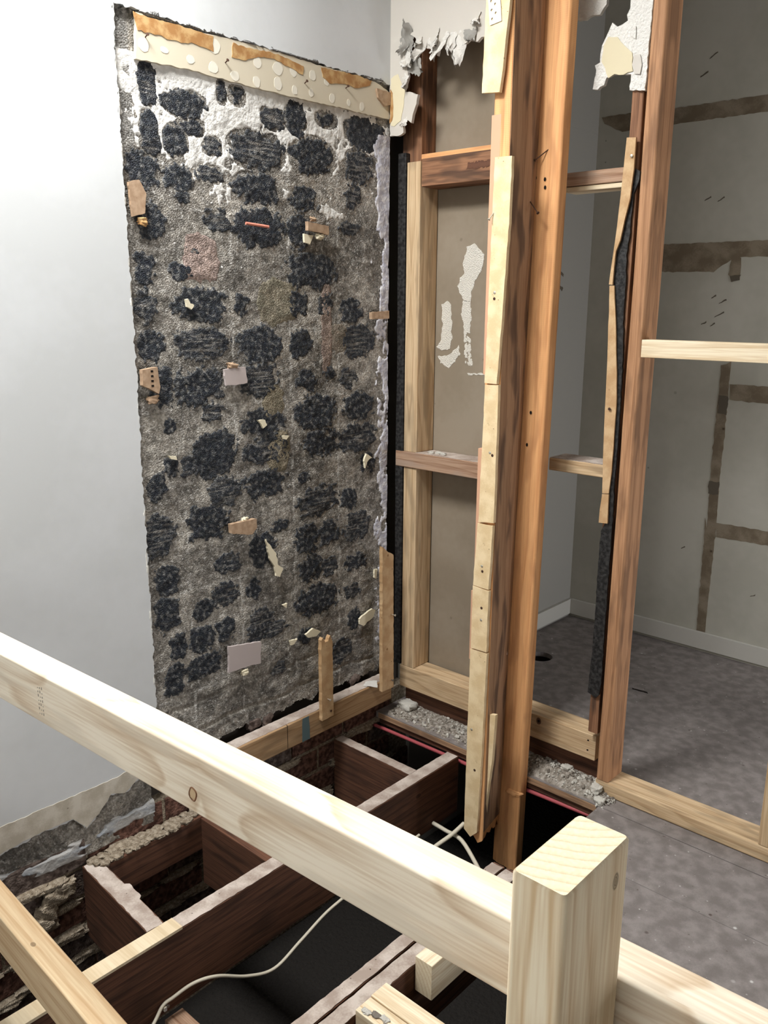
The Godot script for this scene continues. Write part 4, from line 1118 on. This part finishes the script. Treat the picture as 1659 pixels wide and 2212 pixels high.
func warp(m: ArrayMesh, fn: Callable) -> ArrayMesh:
	var o := ArrayMesh.new()
	for s in m.get_surface_count():
		var a := m.surface_get_arrays(s)
		var v: PackedVector3Array = a[Mesh.ARRAY_VERTEX]
		for i in v.size():
			v[i] = fn.call(v[i])
		a[Mesh.ARRAY_VERTEX] = v
		o.add_surface_from_arrays(Mesh.PRIMITIVE_TRIANGLES, a)
	return o

func hanging_post() -> void:
	# two old studs hanging from above, cut off below the floor
	var a := timber(self, "hanging_stud", Vector3(0.533, -0.18, 0.10), Vector3(0.584, 2.72, 0.219), 1, "orange_wood", 0.004, 0.0012, Vector2(0.03, 0))
	a.mesh = warp(a.mesh, func(p: Vector3) -> Vector3:
		return p + Vector3((p.y - 0.1) * 0.0155 * clampf((0.06 - p.z) / 0.12, 0.0, 1.0), 0, 0))
	var gm := timber_mesh(Vector3(0.0012, 2.86, 0.116), 1, 0.0004)  # thin overlay: the shade of this side, with some grime, put into its colour
	put(a, "shaded_grimy_side", warp(gm, func(p: Vector3) -> Vector3:
		return p + Vector3(0.0262 + (p.y - 0.1) * 0.0155 * clampf((0.06 - p.z) / 0.12, 0.0, 1.0), 0.02, 0)), [M.shade_grime_wood, M.shade_grime_wood]).set_meta("label", "wide side darkened by painted shade and grime")
	for k in 26:
		var py := rng.randf_range(-1.2, 0.9)
		var pz := rng.randf_range(-0.05, 0.05)
		put(a, "paint_speck", lump_mesh(Vector3(0.0012, rng.randf_range(0.004, 0.016), rng.randf_range(0.003, 0.007)), 700 + k, 0.5, 3), [M.plaster_white], Vector3(0.0268 + (py - 0.1) * 0.0155 * clampf((0.06 - pz) / 0.12, 0.0, 1.0), py, pz))
	tag(a, "front hanging stud, its wide side dark brown, broken off in the pit", "stud", "")
	nail(a, Vector3(0.026, 0.40, -0.03), Vector3(0.75, -0.75, 0.2), 0.06, "rust")
	nail(a, Vector3(0.0, 0.375, 0.058), Vector3(-0.25, -0.7, 0.5), 0.045, "screw")
	var b := timber(self, "hanging_stud", Vector3(0.565, -0.33, 0.060), Vector3(0.652, 2.72, 0.10), 1, "orange_wood", 0.007, 0.0012, Vector2(0.02, 0))
	b.rotation.z = -0.0155
	tag(b, "rear hanging stud with a bright orange face and a splintered foot", "stud", "")
	nail(b, Vector3(0.004, 0.592, 0.018), Vector3(-0.7, -0.8, 0.7), 0.045, "rust")
	for q in [[0.0, 0.6], [-0.028, 0.605], [0.002, 0.58], [0.0, 0.0], [-0.006, -0.09]]:
		disc_b(b, "nail_hole", Vector3(q[0], q[1] - 0.08, 0.0212), 0.0032, 0.005, "hole_dark", q[1] * 10.0)
	put(b, "splinter", lump_mesh(Vector3(0.05, 0.02, 0.02), 42, 0.5), [M.orange_wood], Vector3(0.022, -1.245, 0.014))
	# pale plywood strips nailed to the front stud
	var g := "pale plywood strips nailed up the front hanging stud"
	var L := [[[0.527, 2.72, 0.590, 2.72, 0.582, 2.104, 0.568, 1.96, 0.561, 1.905, 0.508, 1.911], "topmost plywood strip, swinging clear of the hanging stud", 0.226], [[0.55, 1.758, 0.601, 1.757, 0.60, 1.6, 0.592, 1.42, 0.581, 1.198, 0.542, 1.199], "long plywood strip, second from the top, with a stained face", 0.220], [[0.544, 1.195, 0.587, 1.196, 0.588, 0.823, 0.537, 0.817], "plywood strip with a protruding nail, third from the top", 0.220], [[0.535, 0.813, 0.586, 0.814, 0.579, 0.63, 0.526, 0.632], "plywood strip with a torn, toothed left edge", 0.220], [[0.526, 0.63, 0.581, 0.625, 0.581, 0.444, 0.526, 0.442], "short square plywood strip split by a nail, above the longest one", 0.221], [[0.524, 0.439, 0.582, 0.440, 0.577, 0.1, 0.57, -0.14, 0.547, -0.165, 0.522, -0.147], "lowest and longest plywood strip, with a crumbled foot", 0.220]]
	var sd := 30.0
	for q in L:
		var o := slab_b(self, "plywood_strip", ragged(pts(q[0]), 0.02, 0.0016, sd), q[2], 0.011, "ply_flat")
		tag(o, q[1], "strip", g)
		for k in 2:
			nail(o, Vector3(rng.randf_range(-0.012, 0.012), rng.randf_range(-0.1, 0.06), -0.019), ZA, 0.031, "rust" if k == 0 else "screw")
		sd += 1.0
	tag(slab_b(self, "plywood_strip", ragged(pts([0.583, 0.245, 0.606, 0.249, 0.60, 0.1, 0.587, -0.02, 0.578, -0.13]), 0.02, 0.001, sd), 0.198, 0.012, "ply_flat"), "thin plywood wedge beside the lowest strip", "strip", g)
	var gb := "pinkish backing strips behind the plywood strips"
	for q in [[0.528, 1.22, 0.556, 1.86], [0.520, 0.62, 0.545, 1.02], [0.512, 0.40, 0.535, 0.61]]:
		tag(box(self, "backing_strip", Vector3(q[0], q[1], 0.196), Vector3(q[2], q[3], 0.2195), "pink_strip", 0.001), ["upper pinkish backing strip showing left of the plywood", "middle pinkish backing strip showing left of the plywood", "lowest pinkish backing strip showing left of the plywood"][used.get(str(get_instance_id()) + "backing_strip", 1) - 1], "strip", gb)
	# perforated corner bead at the very top
	var cs := CSGCombiner3D.new()
	cs.name = "corner_bead"
	cs.position = Vector3(0.536, 2.13, 0.239)
	var bx := CSGBox3D.new()
	bx.name = "bead_strip"
	bx.size = Vector3(0.034, 0.14, 0.0015)
	bx.material = M.bead_metal
	cs.add_child(bx)
	for k in 12:
		var cy := CSGCylinder3D.new()
		cy.name = "punched_hole_%03d" % k
		cy.operation = CSGShape3D.OPERATION_SUBTRACTION
		cy.radius = 0.0032
		cy.height = 0.02
		cy.sides = 12
		cy.rotation.x = PI / 2
		cy.position = Vector3(-0.009 + 0.011 * (k % 2), -0.058 + 0.010 * k, 0)
		cy.material = M.bead_metal
		cs.add_child(cy)
	add_child(cs)
	cs.rotation.z = 0.12
	tag(cs, "white perforated metal corner bead at the top of the plywood strips", "bead")

func frag(nm: String, p: Array, x: float, th: float, m: String, label: String, category: String, g := "", sd := 1.0, bend := 0.0) -> MeshInstance3D:
	var o := slab_a(self, nm, ragged(pts(p), 0.008, 0.0022, sd), x, th, m, bend)
	tag(o, label, category, g)
	return o

func wall_bits() -> void:
	# fixing timber at the foot of the stripped wall
	var t := timber(self, "fixing_timber", Vector3(0.0, 0.055, 0.035), Vector3(0.05, 0.137, 0.79), 2, "weathered_pine", 0.003, 0.0006)
	tag(t, "weathered pine timber bedded along the foot of the stripped wall", "timber")
	slab_a(t, "blue_mark", ragged(pts([0.045, -0.04, 0.012, -0.04, 0.015, 0.04, 0.043, 0.04]), 0.01, 0.002, 1.0), 0.025, 0.0006, "mark_blue")
	box(t, "saw_kerf", Vector3(-0.02, -0.0395, 0.105), Vector3(0.0256, 0.0414, 0.1064), "hole_dark", 0.0002)
	slab(t, "dust_layer", ragged(pts([-0.37, -0.024, 0.37, -0.024, 0.37, 0.018, -0.37, 0.018]), 0.012, 0.003, 2.0), Vector3(0, 0.0408, 0), ZA, XA, 0.0012, "dust_top")
	var s1 := frag("timber_strip", [0.383, 0.105, 0.384, 0.38, 0.377, 0.388, 0.366, 0.37, 0.355, 0.371, 0.345, 0.388, 0.335, 0.363, 0.333, 0.107], 0.05, 0.014, "tan_strip", "split strip with a forked top, nailed upright to the wall timber", "strip", "upright strips on the wall timber", 3.0)
	var s2 := frag("timber_strip", [0.098, 0.107, 0.102, 0.626, 0.072, 0.60, 0.047, 0.588, 0.040, 0.106], 0.05, 0.014, "tan_strip", "tall strip with a slanted top, nailed upright near the corner", "strip", "upright strips on the wall timber", 4.0)
	nail(s1, Vector3(0.0, -0.07, 0.0), XA, 0.028, "screw")
	nail(s1, Vector3(0.0, -0.115, -0.012), XA, 0.018, "rust")
	nail(s2, Vector3(0.0, 0.02, -0.02), XA, 0.03, "screw")
	nail(s2, Vector3(0.0, -0.22, -0.02), XA, 0.022, "steel")
	frag("tile_fragment", [0.694, 0.437, 0.576, 0.419, 0.579, 0.349, 0.626, 0.356, 0.698, 0.358], -0.002, 0.008, "tile_fragment", "square mauve board fragment low on the stripped wall", "fragment", "board fragments on the stripped wall", 5.0)
	frag("tile_fragment", [0.674, 1.228, 0.603, 1.231, 0.597, 1.187, 0.638, 1.184, 0.671, 1.185], -0.002, 0.008, "tile_fragment", "pinkish-white board fragment at mid height on the stripped wall", "fragment", "board fragments on the stripped wall", 6.0)
	var cg := "brown packers stuck in the stripped wall"
	frag("brown_packer", [0.677, 0.8, 0.586, 0.8, 0.585, 0.773, 0.604, 0.756, 0.677, 0.774], 0.0, 0.014, "card", "tilted brown packer above the black patch low on the stripped wall", "packer", cg, 7.0)
	frag("brown_packer", [0.368, 1.626, 0.286, 1.619, 0.286, 1.594, 0.367, 1.604], 0.0, 0.012, "card", "brown packer right of the large clear black dab", "packer", cg, 8.0)
	frag("brown_packer", [0.103, 1.376, 0.022, 1.38, 0.022, 1.356, 0.103, 1.355], 0.002, 0.012, "card", "small brown packer next to the black corner strip", "packer", cg, 9.0)
	var cd := frag("brown_packer", [0.929, 1.24, 0.886, 1.245, 0.88, 1.195, 0.885, 1.179, 0.923, 1.198, 0.93, 1.202], -0.002, 0.014, "card", "brown packer with a row of slots, at the left edge of the masonry", "packer", cg, 10.0)
	for k in 4:
		box(cd, "slot", Vector3(0.0138, 0.018 - 0.012 * k, -0.004), Vector3(0.0146, 0.023 - 0.012 * k, 0.003), "hole_dark", 0.0002)
	frag("brown_packer", [0.931, 1.676, 0.902, 1.683, 0.885, 1.654, 0.891, 1.609, 0.926, 1.598], -0.004, 0.008, "card", "tall brown packer high on the left edge of the masonry", "packer", cg, 11.0)
	frag("brown_packer", [0.075, 2.023, 0.014, 2.022, 0.012, 1.987, 0.04, 1.98, 0.07, 1.999], -0.004, 0.010, "card", "brown packer in the top corner at the end of the dotted band", "packer", cg, 12.0)
	for q in [["tile_fragment", 0.004, -0.052, 0.0, 0.030, "cream_flake"], ["tile_fragment_001", 0.004, 0.030, 0.012, 0.032, "card"], ["brown_packer", 0.004, -0.018, -0.026, 0.026, "card"], ["brown_packer", 0.003, 0.02, -0.01, 0.02, "cream_flake"], ["brown_packer_001", 0.003, 0.024, 0.014, 0.02, "card"], ["brown_packer_001", 0.004, -0.022, -0.012, 0.03, "cream_flake"], ["brown_packer_003", 0.004, -0.05, -0.006, 0.035, "card"], ["brown_packer_004", 0.004, -0.052, -0.012, 0.03, "glue"]]:
		put(get_node(q[0]), "torn_edge", lump_mesh(Vector3(0.012, q[4] * 0.55, q[4]), int(q[4] * 9000.0) + int(q[2] * 3000.0), 0.8, 7), [M[q[5]]], Vector3(q[1], q[2], q[3]))
	tag(put(self, "pink_dowel", tube_mesh(PackedVector3Array([Vector3(0.004, 1.607, 0.585), Vector3(0.014, 1.602, 0.515)]), 0.004), [M.pinkwood]), "small pink dowel left of the large clear black dab", "dowel")
	var fg := "cream flakes of old plaster on the stripped wall"
	var names := ["curled cream flake on a black dab, high on the left of the wall", "cream flake in the middle of the wall below the white board fragment", "tiny cream flake right of the wall's middle", "flat cream flake at the left, beside the bare render", "ragged cream flake near the corner strip at mid height", "longest cream flake, trailing down like a drip", "broad cream flake above the forked strip", "large cream flake left of the tall corner strip", "tiny cream flake above the broad one", "small pale flake left of the broad one", "narrow cream flake beside the top of the tall strip", "cream flake under the packer by the clear black dab"]
	var i := 0
	for p in [[0.783, 1.409, 0.776, 1.412, 0.771, 1.4, 0.758, 1.395, 0.767, 1.385, 0.781, 1.392], [0.562, 1.08, 0.534, 1.08, 0.528, 1.064, 0.542, 1.055, 0.549, 1.069], [0.469, 1.027, 0.444, 1.023, 0.455, 1.013, 0.466, 1.018], [0.859, 1.014, 0.835, 1.011, 0.833, 1.001, 0.852, 1.005], [0.114, 0.929, 0.088, 0.914, 0.105, 0.907, 0.118, 0.882, 0.124, 0.907], [0.547, 0.73, 0.527, 0.703, 0.504, 0.676, 0.5, 0.641, 0.481, 0.626, 0.497, 0.601, 0.509, 0.609, 0.512, 0.638, 0.53, 0.668, 0.536, 0.694], [0.392, 0.386, 0.359, 0.397, 0.325, 0.378, 0.344, 0.366, 0.382, 0.372], [0.148, 0.371, 0.084, 0.391, 0.067, 0.38, 0.079, 0.358, 0.127, 0.34, 0.144, 0.351], [0.483, 0.508, 0.465, 0.51, 0.469, 0.496], [0.456, 0.385, 0.426, 0.381, 0.44, 0.368, 0.453, 0.367], [0.072, 0.527, 0.057, 0.527, 0.063, 0.491, 0.072, 0.499], [0.374, 1.594, 0.337, 1.591, 0.352, 1.566, 0.371, 1.571]]:
		var o := slab_a(self, "plaster_flake", ragged(pts(p), 0.006, 0.003, 40.0 + i), -0.006, 0.007, "cream_flake", 1.2)
		tag(o, names[i], "flake", fg)
		i += 1
	tag(slab(self, "torn_paper", ragged(pts([0.03, 0.16, 0.075, 0.135, 0.035, 0.095, 0.015, 0.13]), 0.01, 0.003, 2.0), Vector3(0, 0.142, 0), XA, ZA, -0.0015, "torn_paper", 3.0), "scrap of white paper lying on the wall timber", "paper")

func railing() -> void:
	var y := 0.828
	var r := timber(self, "guard_rail", Vector3(0.012, y - 0.09, 1.4457), Vector3(3.18, y, 1.4947), 0, "rail_pine", 0.005)
	r.position.z = 1.5444 - 0.0452 * (1.596 - 0.506) - 0.0245
	r.rotation.y = atan(0.0452)
	tag(r, "long pale pine guard rail crossing the picture, with a dark knot", "rail")
	var kn := put(r, "knot", lump_mesh(Vector3(0.014, 0.017, 0.0016), 8, 0.15, 6), [M.aged_pine], Vector3(-0.585, -0.016, 0.0245))
	var loop := PackedVector3Array()
	for k in 17:
		var a := TAU * k / 16.0
		loop.append(Vector3(0.0075 * cos(a) + 0.001 * sin(3.0 * a), 0.0095 * sin(a), 0.0004))
	put(kn, "knot_ring", tube_mesh(loop, 0.0011, 6), [M.brown_wood])
	for k in 3:
		for c in 7:
			box(r, "stamp_mark", Vector3(-0.965 - 0.006 * k, -0.028 + 0.0075 * c, 0.0244), Vector3(-0.9625 - 0.006 * k, -0.0235 + 0.0075 * c - 0.0015 * ((c + k) % 3), 0.0247), "stamp_ink", 0.0001)
	var p := timber(self, "guard_post", Vector3(1.561, 0.0, 1.4985), Vector3(1.6105, 0.970, 1.6040), 1, "pine", 0.0055)
	tag(p, "thick pale pine guard post with a sawn top in the foreground", "post")
	var l := timber(self, "lower_rail", Vector3(0.012, 0.208, 1.53), Vector3(1.54, 0.30, 1.575), 0, "warm_pine", 0.004)
	l.position.z = 1.573 + 0.0412 * (0.776 - 0.452) - 0.0225
	l.rotation.y = -atan(0.0412)
	tag(l, "lower pine rail in the bottom left corner, above the pit", "rail")

func debris() -> void:
	# mound of dust on the ledge, then crumbs on it
	var b := MB.new()
	var nx := 150
	var nz := 26
	for j in nz + 1:
		for i in nx + 1:
			var x := 0.045 + 0.835 * i / nx
			var z := -0.063 + 0.118 * j / nz
			b.vert(Vector3(x, mound(x, z), z), UP)
	for j in nz + 1:
		for i in nx + 1:
			var q := j * (nx + 1) + i
			var g := Vector3(b.v[j * (nx + 1) + mini(i + 1, nx)].y - b.v[j * (nx + 1) + maxi(i - 1, 0)].y, 0, b.v[mini(j + 1, nz) * (nx + 1) + i].y - b.v[maxi(j - 1, 0) * (nx + 1) + i].y)
			b.n[q] = Vector3(-g.x / 0.0111, 1.0, -g.z / 0.009).normalized()
	for j in nz:
		for i in nx:
			var a := j * (nx + 1) + i
			b.quad(a, a + 1, a + nx + 2, a + nx + 1)
	var o := put(self, "rubble_bed", b.mesh(), [M.ledge_dust])
	tag(o, "bed of grey plaster dust on the cut floorboards along the studs", "rubble")
	o.set_meta("kind", "stuff")
	var rr := RandomNumberGenerator.new()
	rr.seed = 5
	for kind in 2:
		var mm := MultiMesh.new()
		mm.transform_format = MultiMesh.TRANSFORM_3D
		mm.mesh = lump_mesh(Vector3(0.009, 0.006, 0.008), 71 + kind, 0.5, 3)
		var many := 620 if kind == 0 else 260
		mm.instance_count = many
		for k in many:
			var x := 0.05 + 0.85 * rr.randf()
			if rr.randf() < 0.45:
				x = 0.60 + 0.30 * rr.randf()
			var z := -0.06 + 0.105 * rr.randf()
			if x > 0.86:
				z = rr.randf_range(0.005, 0.06)
			var s := 0.25 + 1.15 * pow(rr.randf(), 3.5)
			var bs := Basis.from_euler(Vector3(rr.randf() * TAU, rr.randf() * TAU, rr.randf() * TAU)).scaled(Vector3.ONE * s)
			mm.set_instance_transform(k, Transform3D(bs, Vector3(x, mound(minf(x, 0.88), z) + 0.002 * s, z)))
		var mi := MultiMeshInstance3D.new()
		mi.multimesh = mm
		mi.material_override = M["rubble" if kind == 0 else "rubble_grey"]
		mi.name = "plaster_crumbs" if kind == 0 else "mortar_crumbs"
		add_child(mi, true)
		tag(mi, "white plaster crumbs scattered over the dusty ledge" if kind == 0 else "grey mortar crumbs scattered over the dusty ledge", "rubble")
		mi.set_meta("kind", "stuff")
	var g := "larger plaster lumps on the ledge"
	var k := 0
	for q in [[0.075, -0.025, 0.06, 0.03, 0.05, "pale plaster lump in the corner at the end of the wall timber"], [0.72, -0.02, 0.03, 0.02, 0.025, "white plaster lump under the right end of the pine plate"], [0.865, 0.045, 0.03, 0.02, 0.03, "white plaster lump at the end of the red pipe"], [0.84, 0.015, 0.035, 0.02, 0.03, "white plaster lump at the corner of the floor plate"], [0.33, 0.02, 0.018, 0.012, 0.016, "small white plaster lump in the middle of the left ledge"]]:
		tag(put(self, "plaster_lump", lump_mesh(Vector3(q[2], q[3], q[4]), 300 + k, 0.5, 6), [M.rubble], Vector3(q[0], mound(q[0], q[1]) + q[3] * 0.3, q[1])), q[5], "rubble", g)
		k += 1
	for q in [[0.16, -0.06, "white plaster crumb on the reddish noggin, middle of three"], [0.185, -0.055, "white plaster crumb on the reddish noggin, rightmost of three"], [0.138, -0.05, "white plaster crumb on the reddish noggin, nearest the corner stud"]]:
		tag(put(self, "noggin_crumb", lump_mesh(Vector3(0.022, 0.01, 0.014), 330 + k, 0.4, 5), [M.rubble], Vector3(q[0], 0.930, q[1])), q[2], "rubble", "plaster crumbs on the reddish noggin")
		k += 1
	var mm2 := MultiMesh.new()
	mm2.transform_format = MultiMesh.TRANSFORM_3D
	mm2.mesh = lump_mesh(Vector3(0.022, 0.014, 0.024), 91, 0.6, 4)
	mm2.instance_count = 170
	for c in 170:
		var z := 0.58 + 0.58 * rr.randf()
		var s := 0.4 + 0.9 * rr.randf()
		mm2.set_instance_transform(c, Transform3D(Basis.from_euler(Vector3(0, rr.randf() * TAU, 0)).scaled(Vector3(s, s * 0.6, s)), Vector3(0.004 + 0.034 * pow(rr.randf(), 1.6), -0.022, z)))
	var m2 := MultiMeshInstance3D.new()
	m2.multimesh = mm2
	m2.material_override = M.mortar
	m2.name = "joist_rubble"
	add_child(m2, true)
	tag(m2, "crumbled mortar lying on the short joist by the brick footing", "rubble")
	m2.set_meta("kind", "stuff")
	var bg := "brick chips behind the wall timber"
	for q in [[0.60, "brown brick chip behind the wall timber, left of the saw cut"], [0.55, "brown brick chip behind the wall timber, between the saw cut and the blue mark"], [0.16, "brown brick chip behind the wall timber, right of the forked strip"]]:
		tag(put(self, "brick_chip", lump_mesh(Vector3(0.03, 0.035, 0.045), 350 + k, 0.5, 5), [M.brick_grey], Vector3(-0.016, 0.15, q[0])), q[1], "rubble", bg)
		k += 1

func mound(x: float, z: float) -> float:
	var back := clampf((0.03 - z) / 0.09, 0.0, 1.0)
	var hump := smoothstep(0.55, 0.68, x) * smoothstep(0.9, 0.8, x)
	var edge := clampf((0.055 - z) / 0.012, 0.0, 1.0)
	return -0.004 + edge * (0.004 + 0.006 * back + hump * 0.028 * smoothstep(0.06, 0.0, absf(z - 0.005)) + 0.010 * smoothstep(0.12, 0.05, x)) + 0.004 * NA.get_noise_2d(x * 3000.0, z * 3000.0) + 0.002 * NB.get_noise_2d(x * 9000.0, z * 9000.0)
